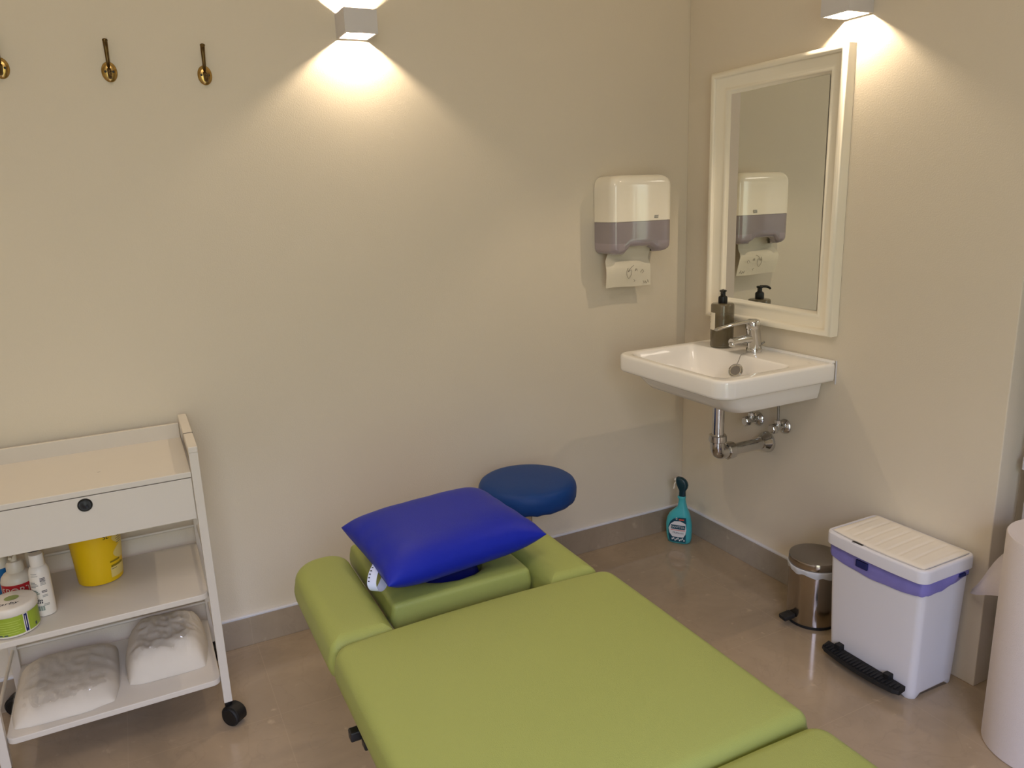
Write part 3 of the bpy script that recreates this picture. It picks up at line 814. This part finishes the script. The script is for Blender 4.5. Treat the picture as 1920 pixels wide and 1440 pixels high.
# ------------------------------------------------------------------ stool
t = thing('swivel_stool', 'round swivel stool with blue vinyl seat near the back wall', 'stool', (-.878, -.262, 0), radians(17))
Z = .478; r = .166
b = NB()
n = 64
prof = [(.06, Z-.072), (r-.03, Z-.074), (r-.010, Z-.072), (r-.003, Z-.064), (r, Z-.05), (r+.001, Z-.032), (r-.001, Z-.02), (r-.006, Z-.010), (r-.016, Z-.003), (r-.03, Z), (r*.6, Z+.003), (r*.3, Z+.004), (.001, Z+.004)]
rings = []
for i, (rr_, z) in enumerate(prof):
    w = .0016 if i in (1, 2, 3) else 0
    rings.append([((rr_+w*sin(k*2.3))*cos(2*pi*k/n), (rr_+w*sin(k*2.3))*sin(2*pi*k/n), z+w*sin(k*1.9)) for k in range(n)])
loft(b, rings); finish('seat', b, STOOLB, t, True, 60)
b = NB(); lathe(b, [(.07, Z-.082), (.07, Z-.072)], 24); cyl(b, (0, 0, .30), (0, 0, Z-.08), .014); cyl(b, (0, 0, .09), (0, 0, .31), .025, bev=.002); finish('gas_column', b, CHROME, t, True, 40)
b = NB()
for k in range(5):
    a = 2*pi*k/5+radians(35); tube(b, [(cos(a)*.02, sin(a)*.02, .095), (cos(a)*.1, sin(a)*.1, .085), (cos(a)*.175, sin(a)*.175, .068)], [.017, .014, .011], 12)
lathe(b, [(.034, .075), (.034, .11), (.028, .115)], 24)
finish('star_base', b, BLACK, t, True, 50)
for k in range(5):
    a = 2*pi*k/5+radians(35); c = Vector((cos(a)*.175, sin(a)*.175, 0)); pn = Vector((-sin(a), cos(a), 0))
    b = NB(); cyl(b, c+Vector((0, 0, .045)), c+Vector((0, 0, .07)), .006, n=12)
    for s in (-1, 1): cyl(b, c+pn*s*.004+Vector((0, 0, .025)), c+pn*s*.016+Vector((0, 0, .025)), .025, n=24, bev=.003)
    finish('caster', b, RUBBER, t, True, 40)

# ------------------------------------------------------------------ treatment couch
t = thing('treatment_couch', 'lime green vinyl treatment couch with a face hole at the head end', 'massage table', (-1.41, -1.35, 0))
tx, ty = -1.41, -1.35
Zt = .563
b = NB(); cushion(b, -1.737-tx, -1.087-tx, -1.657-ty, -1.060-ty, .488, Zt, rad=(.02, .02, .035, .035), er=.024, crown=.012, bow=(.004, 0, .016, 0), rings_in=8); finish('main_cushion', b, GREEN, t, True)
b = NB(); cushion(b, -1.737-tx, -1.087-tx, -2.33-ty, -1.668-ty, .488, Zt-.002, rad=(.02, .02, .035, .035), er=.024, crown=.012, bow=(.0, 0, .006, 0), rings_in=8); finish('foot_cushion', b, GREEN, t, True)
b = NB(); cushion(b, -1.583-tx, -1.247-tx, -.978-ty, -.628-ty, .498, Zt, rad=.012, er=.013, crown=.003, hole=(0, -.845-ty, .092, .098, .505)); finish('face_cushion', b, GREEN, t, True, 70)
b = NB(); cushion(b, -1.737-tx, -1.598-tx, -1.052-ty, -.640-ty, .478, Zt-.003, rad=(.02, .008, .055, .075), er=.03, crown=.004); finish('armrest_cushion', b, GREEN, t, True)
b = NB(); cushion(b, -1.238-tx, -1.103-tx, -1.052-ty, -.640-ty, .478, Zt-.003, rad=(.008, .02, .075, .055), er=.03, crown=.004); finish('armrest_cushion', b, GREEN, t, True)
b = NB()
for x in (-1.66, -1.16):
    box(b, x-.015-tx, x+.015-tx, -2.25-ty, -1.1-ty, .455, .487, bev=.003)
for y in (-2.2, -1.66, -1.12): box(b, -1.66-tx, -1.16-tx, y-.015-ty, y+.015-ty, .456, .486, bev=.003)
box(b, -1.56-tx, -1.53-tx, -1.12-ty, -.67-ty, .465, .495, bev=.003); box(b, -1.29-tx, -1.26-tx, -1.12-ty, -.67-ty, .465, .495, bev=.003)
box(b, -1.71-tx, -1.13-tx, -.9-ty, -.87-ty, .46, .478, bev=.003)
finish('frame', b, WHITE_PL, t)
for y in (-2.05, -1.3):
    for x in (-1.47, -1.35):
        b = NB(); box(b, x-.02-tx, x+.02-tx, y-.02-ty, y+.02-ty, .02, .457, bev=.004); finish('leg', b, WHITE_PL, t)
b = NB()
for y in (-2.05, -1.3): box(b, -1.53-tx, -1.29-tx, y-.025-ty, y+.025-ty, 0.004, .04, bev=.006)
box(b, -1.43-tx, -1.39-tx, -2.05-ty, -1.3-ty, .01, .04, bev=.004); finish('base_frame', b, WHITE_PL, t)
b = NB(); box(b, -1.745-tx, -1.66-tx, -1.203-ty, -1.183-ty, .444, .464, bev=.003); box(b, -1.728-tx, -1.66-tx, -1.232-ty, -1.210-ty, .440, .458, bev=.003); finish('adjusting_lever', b, BLACK, t)

# round plug lying in the face hole
t = thing('face_hole_plug', 'dark blue round plug filling the face hole under the pillow', 'cushion', (-1.41, -.847, .51))
b = NB(); lathe(b, [(.07, -.0), (.079, .004), (.081, .02), (.078, .030), (.065, .036), (.03, .038), (.001, .038)], 44); finish('plug_pad', b, BLUE_DK, t, True)

# ------------------------------------------------------------------ pillow
t = thing('pillow', 'royal blue vinyl pillow lying on the head end of the couch', 'pillow', (-1.413, -.853, .568), radians(-90+90))
CN = {(-1, -1): (-1.600, -1.016, .632), (1, -1): (-1.197, -.968, .632), (1, 1): (-1.225, -.648, .640), (-1, 1): (-1.613, -.693, .640)}
cx, cy, cz = -1.413, -.853, .568
b = NB(); N = 36
def pil(u, v, s):
    # bilinear corners, edges pulled slightly in, thickness swelling to the middle
    def bl(k): return sum(CN[(a, c)][k]*(1+a*u)/2*(1+c*v)/2 for a in (-1, 1) for c in (-1, 1))
    x, y, z = bl(0), bl(1), bl(2)
    pull = .007
    x -= u*pull*(1-v*v)*abs(u)**3*1.2; y -= v*pull*(1-u*u)*abs(v)**3*1.0
    th = max(0, (1-u**4))**.5*max(0, (1-v**4))**.5
    mid = .004*(1-u*u)*(1-v*v)
    wr = .0016*sin(17*u+3*v)*(1-abs(v))**.2*(abs(v)**6) + .0014*sin(15*v)*abs(u)**6
    if s > 0: z = z+.050*th+wr
    else: z = z-.058*th*.92
    if s < 0: z = max(z, .5725+.0005*th)
    return (x-cx, y-cy, z-cz)
sp = lambda i: sin(pi/2*(2*i/N-1))*.999+0
T = [[b.verts.new(pil(sp(i), sp(j), 1)) for i in range(N+1)] for j in range(N+1)]
Bm = [[T[j][i] if i in (0, N) or j in (0, N) else b.verts.new(pil(sp(i), sp(j), -1)) for i in range(N+1)] for j in range(N+1)]
for j in range(N):
    for i in range(N):
        b.faces.new([T[j][i], T[j][i+1], T[j+1][i+1], T[j+1][i]])
        b.faces.new([Bm[j][i], Bm[j+1][i], Bm[j+1][i+1], Bm[j][i+1]])
pl = finish('pillow_cover', b, BLUE, t, True)
b = NB()
# satin tag: a loop starting at the left seam near the front corner
P = smooth_path([(-.160, -.030, .058), (-.176, -.050, .060), (-.193, -.074, .053), (-.202, -.090, .038), (-.196, -.092, .022), (-.180, -.078, .017), (-.160, -.056, .028)], 6)
wd = Vector((.016, -.0135, .0))
V = []
for i, p in enumerate(P):
    k = min(1, i/10)
    V.append([b.verts.new(p-wd*.5*(1)), b.verts.new(p), b.verts.new(p+wd*.5)])
for a_, c_ in zip(V[:-1], V[1:]):
    for k in range(2): b.faces.new([a_[k], a_[k+1], c_[k+1], c_[k]])
nrm = Vector((-.45, -.5, .74))
for i in range(2, 17):
    p = P[i]
    if i % 2 == 0:
        q = p-wd*.3+Vector((-.0008, -.0008, .0012)); q2 = P[i]*.4+P[i+1]*.6-wd*.3+Vector((-.0008, -.0008, .0012))
        f = b.faces.new([b.verts.new(q-wd*.08), b.verts.new(q+wd*.10), b.verts.new(q2+wd*.10), b.verts.new(q2-wd*.08)]); f.material_index = 1
tg = finish('care_tag', b, [TAGW, INK_DK], t, True)
tg['label'] = 'white satin loop tag'

# ------------------------------------------------------------------ trolley
TX, TY = -2.164, -.205
t = thing('storage_trolley', 'white trolley on casters with a drawer and two open shelves', 'trolley', (TX, TY, 0))
XR, XLf, YF, YR = -1.902-TX, -2.426-TX, -.379-TY, -.034-TY
for x in (XR, XLf):
    for y in (YF, YR):
        b = NB(); box(b, x-.011, x+.011, y-.010, y+.010, .066, .797 if y == YF else .797, bev=.0015); finish('leg', b, WHITE_LAM, t)
    b = NB(); box(b, x-.0115, x+.0115, YF-.0105, YR+.0105, .797, .813, bev=.002); box(b, x-.006+(.0 if x == XLf else 0), x+.006, YF+.01, YR-.01, .735, .797)
    if x == XR: box(b, x-.0118, x+.0118, YF+.13, YF+.134, .7985, .8135, mi=1)
    finish('side_rail', b, [WHITE_LAM, BLACK], t)
b = NB(); box(b, XLf+.013, XR-.013, YR-.004, YR+.008, .735, .790, bev=.001); finish('back_rail', b, WHITE_LAM, t)
b = NB(); box(b, XLf+.012, XR-.012, YF-.008, YR-.003, .733, .7475, bev=.0015)
fn = lambda u, v: (-2.125-TX+u, -.255-TY+v, .7479); patch(b, -.004, .003, -.001, .001, fn, 1, 1, 1)
finish('top_board', b, [WHITE_LAM, BLACK], t)
b = NB(); box(b, XLf+.014, XR-.013, YF-.006, YF+.008, .618, .7305, bev=.0012)
box(b, XLf+.02, XR-.02, YF+.008, YR-.012, .628, .636); box(b, XLf+.02, XLf+.03, YF+.008, YR-.012, .628, .72); box(b, XR-.03, XR-.02, YF+.008, YR-.012, .628, .72); box(b, XLf+.02, XR-.02, YR-.022, YR-.012, .628, .72)
dr = finish('drawer', b, WHITE_LAM, t)
b = NB(); lathe(b, [(.0165, -.001), (.0165, .002), (.0145, .004), (.0135, .0025), (.007, .002), (.0045, .003), (.001, .0035)], 32, M=Matrix.Translation((-2.159-TX, YF-.006, .710)) @ Matrix.Rotation(pi/2, 4, 'X')); finish('knob', b, BLACK, dr, True, 50)
for z in (.405, .145):
    b = NB(); rbox(b, XLf+.011, XR-.011, YF-.012, YR+.004, z-.016, z, (.022, .022, .004, .004), .0015); finish('shelf', b, WHITE_LAM, t, True, 40)
    b = NB()
    for x in (XR, XLf): cyl(b, (x, YF+.01, z+.058), (x, YR-.01, z+.058), .0045, n=10)
    cyl(b, (XLf+.01, YR, z+.058), (XR-.01, YR, z+.058), .0045, n=10); finish('guard_rail', b, WHITE_LAM, t, True, 40)
for x, y, a in ((XR, YF, -48), (XLf, YF, 200), (XR, YR, 200), (XLf, YR, 160)):
    a = radians(a); d = Vector((cos(a), sin(a), 0)); pn = Vector((-sin(a), cos(a), 0)); c = Vector((x, y, 0)); w = c+d*.016
    b = NB(); cyl(b, c+Vector((0, 0, .05)), c+Vector((0, 0, .067)), .010, n=16)
    # hood
    R = []
    for s in (-.017, -.015, .015, .017):
        e = 0 if abs(s) < .016 else -.003
        R.append([w+pn*s+Vector((0, 0, .0285))+(d*cos(th)+Vector((0, 0, 1))*sin(th))*(.0305+e) for th in [radians(-20+k*17) for k in range(13)]]+[w+pn*s+Vector((0, 0, .02))-d*(.022+e)])
    loft(b, R); ca = finish('caster', b, BLACK, t, True, 40)
    for s in (-1, 1):
        b = NB(); cyl(b, w+pn*s*.009+Vector((0, 0, .0275)), w+pn*s*.021+Vector((0, 0, .0275)), .0275, n=32, bev=.003)
        cyl(b, w+pn*s*.0208+Vector((0, 0, .0275)), w+pn*s*.0214+Vector((0, 0, .0275)), .021, n=28, mi=1); finish('wheel', b, [RUBBER, BLACK], ca, True, 40)

# yellow sharps bin
Z1 = .4055
t = thing('sharps_bin', 'yellow plastic tub with a cream label on the trolley shelf', 'container', (-2.171, -.135, Z1))
rf = lambda z: .0565+.062*z
b = NB(); lathe(b, [(.052, 0), (.0562, .002), (rf(.01), .01), (rf(.05), .05), (rf(.1), .1), (rf(.16), .16)], 48); finish('tub', b, YELLOW, t, True, 50)
b = NB(); lathe(b, [(.069, .155), (.070, .158), (.070, .168), (.064, .174), (.03, .176), (.03, .188), (.001, .188)], 40); finish('lid', b, YELLOW, t, True, 40)
b = NB(); a0 = radians(-52); F = on_cyl(0, 0, rf, a0, 0, .0006)
patch(b, -.008, .045, .014, .044, F, 10, 2, 0)
# wavy upper label
rows = []
for j in range(15):
    z = .062+.085*j/14; e = .030-.026*abs(sin(j*.42+.2)) if j < 13 else .006
    rows.append([b.verts.new(F(e+(.060-e)*i/6, z)) for i in range(7)])
for j in range(14):
    for i in range(6): f = b.faces.new([rows[j][i], rows[j][i+1], rows[j+1][i+1], rows[j+1][i]]); f.material_index = 0
F2 = on_cyl(0, 0, rf, a0, 0, .001)
patch(b, -.008, .024, .058, .063, lambda u, v: F2(u, v+.2*u*0), 6, 1, 1); patch(b, -.006, .036, .044, .050, F2, 6, 1, 1); patch(b, -.006, .010, .038, .0395, F2, 4, 1, 2)
for k in range(5): patch(b, .018+.003*(k % 2), .040, .132-.006*k, .1335-.006*k, F2, 4, 1, 2)
text(b, '5L', .017, lambda u, v: F2(u-.012, v+.137), 3)
finish('tub_label', b, [LABEL_CREAM, AMBER, TXT_DKGREY, BLACK], t)
b = NB(); box(b, .05, .068, .02, .03, .15, .185, bev=.002); finish('latch', b, BLACK, t)

# white lotion bottle
t = thing('lotion_bottle', 'slim white bottle with grey small print beside the lime jar', 'bottle', (-2.294, -.280, Z1))
r = .0235
b = NB(); lathe(b, [(.020, 0), (r, .002), (r, .112), (.0225, .122), (.019, .131), (.0155, .135)], 36); finish('bottle_body', b, BOTTLE_W, t, True, 50)
b = NB(); lathe(b, [(.0152, .132), (.0162, .134), (.0158, .163), (.0145, .165)], 28); finish('cap', b, BOTTLE_W, t, True, 40)
b = NB(); F = on_cyl(0, 0, r, radians(-104), 0, .0005)
for z, w in ((.118, .018), (.112, .020)): patch(b, -.012, -.012+w*.8, z, z+.0015, on_cyl(0, 0, .0232, radians(-104), 0, .0006), 5, 1, 0)
for z0, n_, mi in ((.094, 4, 0), (.072, 4, 1), (.052, 3, 0)):
    for k in range(n_): patch(b, -.018, -.001+.003*((k*7) % 3-1), z0-.004*k, z0-.004*k+.0026, F, 6, 1, mi)
for k in range(10):
    patch(b, -.014+(k % 5)*.0042, -.0115+(k % 5)*.0042, .044-.006*(k//5), .0485-.006*(k//5), F, 2, 1, 2)
for k in range(12): patch(b, -.014+k*.0018, -.0132+k*.0018+(.0006 if k % 3 else 0), .018, .031, F, 1, 1, 1)
for z0, n_, mi in ((.104, 3, 2), (.094, 3, 0), (.07, 2, 2), (.058, 2, 0), (.034, 2, 0)):
    for k in range(n_): patch(b, .007, .019, z0-.0035*k, z0-.0035*k+.0018, F, 4, 1, mi)
finish('small_print', b, [TXT_GREY, mat('label_green_grey', (120, 138, 126), .7), INK_DK], t)

# pump bottle with red band
t = thing('pump_bottle', 'cream pump bottle with a red lettered band behind the lime jar', 'bottle', (-2.352, -.215, Z1))
b = NB(); lathe(b, [(.034, 0), (.0375, .003), (.0375, .082), (.035, .092), (.029, .100), (.020, .105)], 36); finish('bottle_body', b, PUMP_W, t, True, 50)
b = NB(); lathe(b, [(.0195, .104), (.0205, .106), (.0195, .126), (.017, .129), (.0155, .133), (.008, .134), (.0075, .150), (.006, .151)], 28)
tube(b, [(0, 0, .152), (-.002, -.012, .1535), (-.003, -.028, .150)], [.0055, .005, .004], 10); finish('pump', b, PUMP_W, t, True, 40)
b = NB(); F = on_cyl(0, 0, .0375, radians(-86), 0, .0006); F2 = on_cyl(0, 0, .0375, radians(-86), 0, .0011)
patch(b, -.045, .045, .024, .080, F, 20, 1, 0); text(b, 'SPORT', .024, lambda u, v: F2(u-.004, v+.063), 1)
finish('band_label', b, [RED, PUMP_W], t)

# blue bottle at the left
t = thing('blue_bottle', 'blue and white bottle at the left end of the trolley shelf', 'bottle', (-2.394, -.148, Z1))
b = NB(); lathe(b, [(.022, 0), (.0245, .003), (.0245, .10), (.023, .115), (.018, .125), (.013, .13)], 32)
for f in b.faces:
    if f.calc_center_median().z > .098: f.material_index = 1
finish('bottle_body', b, [BOTTLE_BL, PUMP_W], t, True, 50)
b = NB(); lathe(b, [(.014, .128), (.0145, .13), (.0145, .15), (.012, .152)], 24); finish('cap', b, NAVY, t, True, 40)

# dark spray tube behind
t = thing('cream_tube', 'pale tube with a red mark standing behind the pump bottle', 'tube', (-2.312, -.17, Z1))
b = NB(); lathe(b, [(.019, 0), (.020, .002), (.021, .11), (.021, .128), (.016, .134)], 28); finish('tube_body', b, PUMP_W, t, True, 50)
b = NB(); lathe(b, [(.0165, .133), (.017, .135), (.0165, .152), (.015, .154)], 28); finish('cap', b, mat('dark_cap', (54, 48, 46), .4), t, True, 40)
b = NB(); F = on_cyl(0, 0, .021, radians(-85), 0, .0006); patch(b, -.012, .006, .112, .122, F, 5, 1, 0); finish('red_mark', b, RED, t)

# lime jar
t = thing('cream_jar', 'lime green labelled jar with handwritten white lid at front of trolley shelf', 'jar', (-2.357, -.331, Z1))
r = .053
b = NB(); lathe(b, [(.047, 0), (r, .004), (r, .060), (r-.001, .062)], 56); finish('jar_body', b, BOTTLE_W, t, True, 50)
b = NB(); lathe(b, [(r+.0015, .057), (r+.003, .059), (r+.003, .074), (r+.001, .077), (r-.003, .0785), (.001, .0785)], 56); finish('lid', b, BOTTLE_W, t, True, 45)
b = NB(); F = on_cyl(0, 0, r, radians(-80), 0, .0006); F2 = on_cyl(0, 0, r, radians(-80), 0, .0011); F3 = on_cyl(0, 0, r, radians(-80), 0, .0015)
patch(b, -.12, .09, .008, .056, F, 46, 1, 0)
for k in range(6): patch(b, -.07+.01*(k % 3), .012-.006*(k % 2), .044-.006*k, .0452-.006*k, F2, 14, 1, 1)
patch(b, .018, .029, .008, .056, F2, 3, 1, 3); patch(b, .020, .027, .009, .055, F3, 3, 1, 2)
patch(b, .022, .0235, .018, .050, on_cyl(0, 0, r, radians(-80), 0, .0019), 1, 1, 3)
for k in range(3): patch(b, -.05+.012*k, -.042+.012*k, .010, .012, F2, 2, 1, 2)
patch(b, .046, .052, .012, .020, F2, 2, 1, 4)
finish('wrap_label', b, [JAR_G, JAR_LN, NAVY, BOTTLE_W, TXT_DKGREY], t)
b = NB()
pts = [(.002+.016*cos(2*pi*k/28), .010+.014*sin(2*pi*k/28), .0791) for k in range(28)]
f = b.faces.new([b.verts.new(p) for p in pts]); finish('lid_sticker', b, mat('leaf_green_sticker', (142, 156, 92), .6), t)
b = NB(); text(b, 'Farby', .017, lambda u, v: (u*1.3-.004+v*.3, v-.021, .0792), 0); finish('handwriting', b, INK_DK, t)

# wrapped packages on the bottom shelf
def package(name, label, cat, loc, rz, sx, sy, sz, m, seed, peak=0., wr=.006):
    t = thing(name, label, cat, loc, rz)
    b = NB(); N = 46
    def hgt(u, v):
        e = max(0, (1-abs(u)**5))*max(0, (1-abs(v)**5))
        h = sz*e**.72
        n1 = noise.noise(Vector((u*1.6+seed, v*1.8, seed)))
        n2 = abs(noise.noise(Vector((u*4.2+v*2.2+seed, v*3.0-u*1.4, seed*2))))
        n3 = abs(noise.noise(Vector((u*9+seed*3, v*8+u*3, 1))))
        n4 = noise.noise(Vector((u*3.1+seed*2, v*.9+u*1.2, seed)))
        return h*(1+.10*n1+.10*n4*n4+peak*(.5+.5*u)*(1-.3*v)) - (wr*1.3*n2+wr*.5*n3)*e
    V = []
    for j in range(N+1):
        row = []
        for i in range(N+1):
            u = 2*i/N-1; v = 2*j/N-1
            q = .035
            x = sx*u*(1-.06*v*v)*(1+q*noise.noise(Vector((v*2+seed, 5, seed)))); y = sy*v*(1-.06*u*u)*(1+q*noise.noise(Vector((u*2, 9+seed, seed))))
            # rounded plan corners
            k = 1-.035*(u*u*v*v)**2
            row.append(b.verts.new((x*k, y*k, max(.0008, hgt(u, v)))))
        V.append(row)
    for j in range(N):
        for i in range(N): b.faces.new([V[j][i], V[j][i+1], V[j+1][i+1], V[j+1][i]])
    bd = [e for e in b.edges if e.is_boundary]
    ex = bmesh.ops.extrude_edge_only(b, edges=bd)
    for vv in [g for g in ex['geom'] if isinstance(g, bmesh.types.BMVert)]: vv.co.z = 0
    finish('folded_linen', b, m, t, True)
    return t, hgt
def poly_wrap(name):
    m = bpy.data.materials.new(name); m.use_nodes = True; nt = m.node_tree
    p = nt.nodes['Principled BSDF']; p.inputs['Base Color'].default_value = (.9, .9, .9, 1); p.inputs['Roughness'].default_value = .08
    tr = nt.nodes.new('ShaderNodeBsdfTransparent'); mx = nt.nodes.new('ShaderNodeMixShader')
    gl = nt.nodes.new('ShaderNodeBsdfGlossy'); gl.inputs['Roughness'].default_value = .1; gl.inputs['Color'].default_value = (1, 1, 1, 1)
    tc = nt.nodes.new('ShaderNodeTexCoord'); ns = nt.nodes.new('ShaderNodeTexNoise'); ns.inputs['Scale'].default_value = 30; ns.inputs['Distortion'].default_value = 1.4
    nt.links.new(tc.outputs['Object'], ns.inputs['Vector'])
    bp = nt.nodes.new('ShaderNodeBump'); bp.inputs['Strength'].default_value = 1; bp.inputs['Distance'].default_value = .01
    nt.links.new(ns.outputs['Fac'], bp.inputs['Height']); nt.links.new(bp.outputs['Normal'], gl.inputs['Normal'])
    nt.nodes.remove(p)
    mx.inputs[0].default_value = .13
    nt.links.new(tr.outputs[0], mx.inputs[1]); nt.links.new(gl.outputs[0], mx.inputs[2]); nt.links.new(mx.outputs[0], nt.nodes['Material Output'].inputs[0])
    return m
WRAP = poly_wrap('thin_polythene_wrap')
Z2 = .1455
def wrap_over(t, sx, sy, hgt, seed, extra):
    b = NB(); N = 40; V = []
    for j in range(N+1):
        row = []
        for i in range(N+1):
            u = 2*i/N-1; v = 2*j/N-1
            z = max(.001, hgt(min(1, max(-1, u*1.12)), min(1, max(-1, v*1.12))))+.0045+.004*abs(noise.noise(Vector((u*6+seed, v*6, 2))))
            if max(abs(u), abs(v)) > .93: z = .0015+.006*abs(noise.noise(Vector((u*5, v*5, seed))))
            x = sx*(1+extra)*u*(1-.05*v*v); y = sy*(1+extra*.6)*v*(1-.05*u*u)
            k = 1-.16*(u*u*v*v)**2
            row.append(b.verts.new((x*k, y*k, z)))
        V.append(row)
    for j in range(N):
        for i in range(N): b.faces.new([V[j][i], V[j][i+1], V[j+1][i+1], V[j+1][i]])
    finish('plastic_wrap', b, WRAP, t, True)
t, hg = package('wrapped_linen_pack', 'flat white folded pack in clear plastic, left on the bottom trolley shelf', 'package', (-2.287, -.204, Z2), radians(0), .126, .162, .046, LINEN, 3.1, wr=.006)
wrap_over(t, .126, .162, hg, 1.0, .03)
t, hg = package('wrapped_linen_bundle', 'puffy white bundle in clear plastic, right on the bottom trolley shelf', 'package', (-2.036, -.178, Z2), radians(-2), .108, .134, .084, LINEN, 7.7, peak=.14, wr=.010)
wrap_over(t, .108, .134, hg, 4.0, .04)

# ------------------------------------------------------------------ light
w = bpy.data.worlds.new('daylight'); SC.world = w; w.use_nodes = True
nt = w.node_tree; bg = nt.nodes['Background']
tc = nt.nodes.new('ShaderNodeTexCoord'); sep = nt.nodes.new('ShaderNodeSeparateXYZ'); nt.links.new(tc.outputs['Generated'], sep.inputs[0])
cr = nt.nodes.new('ShaderNodeValToRGB'); e = cr.color_ramp.elements
e[0].position = .0; e[0].color = (.11, .11, .12, 1)
e[1].position = 1.; e[1].color = (.54, .62, 1.28, 1)
k = e.new(.47); k.color = (.13, .14, .11, 1)
k = e.new(.65); k.color = (.25, .27, .28, 1)
k = e.new(.76); k.color = (.74, .79, 1.26, 1)
mr = nt.nodes.new('ShaderNodeMapRange'); mr.inputs['From Min'].default_value = -1; mr.inputs['From Max'].default_value = 1
nt.links.new(sep.outputs['Z'], mr.inputs['Value']); nt.links.new(mr.outputs['Result'], cr.inputs['Fac']); nt.links.new(cr.outputs['Color'], bg.inputs['Color'])
bg.inputs['Strength'].default_value = 22.0
def area(name, loc, rot, sx, sy, E, col, portal=False, spread=pi):
    ld = bpy.data.lights.new(name, 'AREA'); ld.shape = 'RECTANGLE'; ld.size = sx; ld.size_y = sy; ld.energy = E; ld.color = col; ld.spread = spread
    o = bpy.data.objects.new(name, ld); COL.objects.link(o); o.location = loc; o.rotation_euler = rot
    if portal: ld.cycles.is_portal = True
    return o
area('window_portal', ((WX0+WX1)/2, YB-.12, WZ1/2), (radians(90), 0, 0), WX1-WX0, WZ1, 1, (1, 1, 1), portal=True)
area('warm_ceiling_fill', (-1.9, -1.9, ZC-.02), (0, 0, 0), .7, .7, 12, (1., .85, .74))  # added soft fill for the warm ambient, has no fixture

# ------------------------------------------------------------------ camera
CAMP = [-1.99527976, -2.41490637, 1.39966589, 26.49837251, -13.6924723, -2.07421858, 1426.7664]
yaw, pitch, roll = [radians(a) for a in CAMP[3:6]]
f = Vector((cos(pitch)*sin(yaw), cos(pitch)*cos(yaw), sin(pitch)))
r_ = f.cross(Vector((0, 0, 1))).normalized(); u_ = r_.cross(f)
r2 = cos(roll)*r_+sin(roll)*u_; u2 = -sin(roll)*r_+cos(roll)*u_
cd = bpy.data.cameras.new('camera'); cam = bpy.data.objects.new('camera', cd); COL.objects.link(cam)
cd.sensor_fit = 'HORIZONTAL'; cd.sensor_width = 36; cd.lens = CAMP[6]/1920*36; cd.clip_start = .02
M = Matrix((r2, u2, -f)).transposed().to_4x4(); M.translation = Vector(CAMP[:3]); cam.matrix_world = M
SC.camera = cam
SC.view_settings.view_transform = 'Standard'
SC.view_settings.look = 'None'
SC.view_settings.exposure = -0.1
SC.cycles.max_bounces = 10; SC.cycles.diffuse_bounces = 6; SC.cycles.glossy_bounces = 5; SC.cycles.transparent_max_bounces = 10
SC.cycles.sample_clamp_indirect = 4.0
SC.cycles.caustics_reflective = False; SC.cycles.caustics_refractive = False
SC.cycles.use_denoising = True
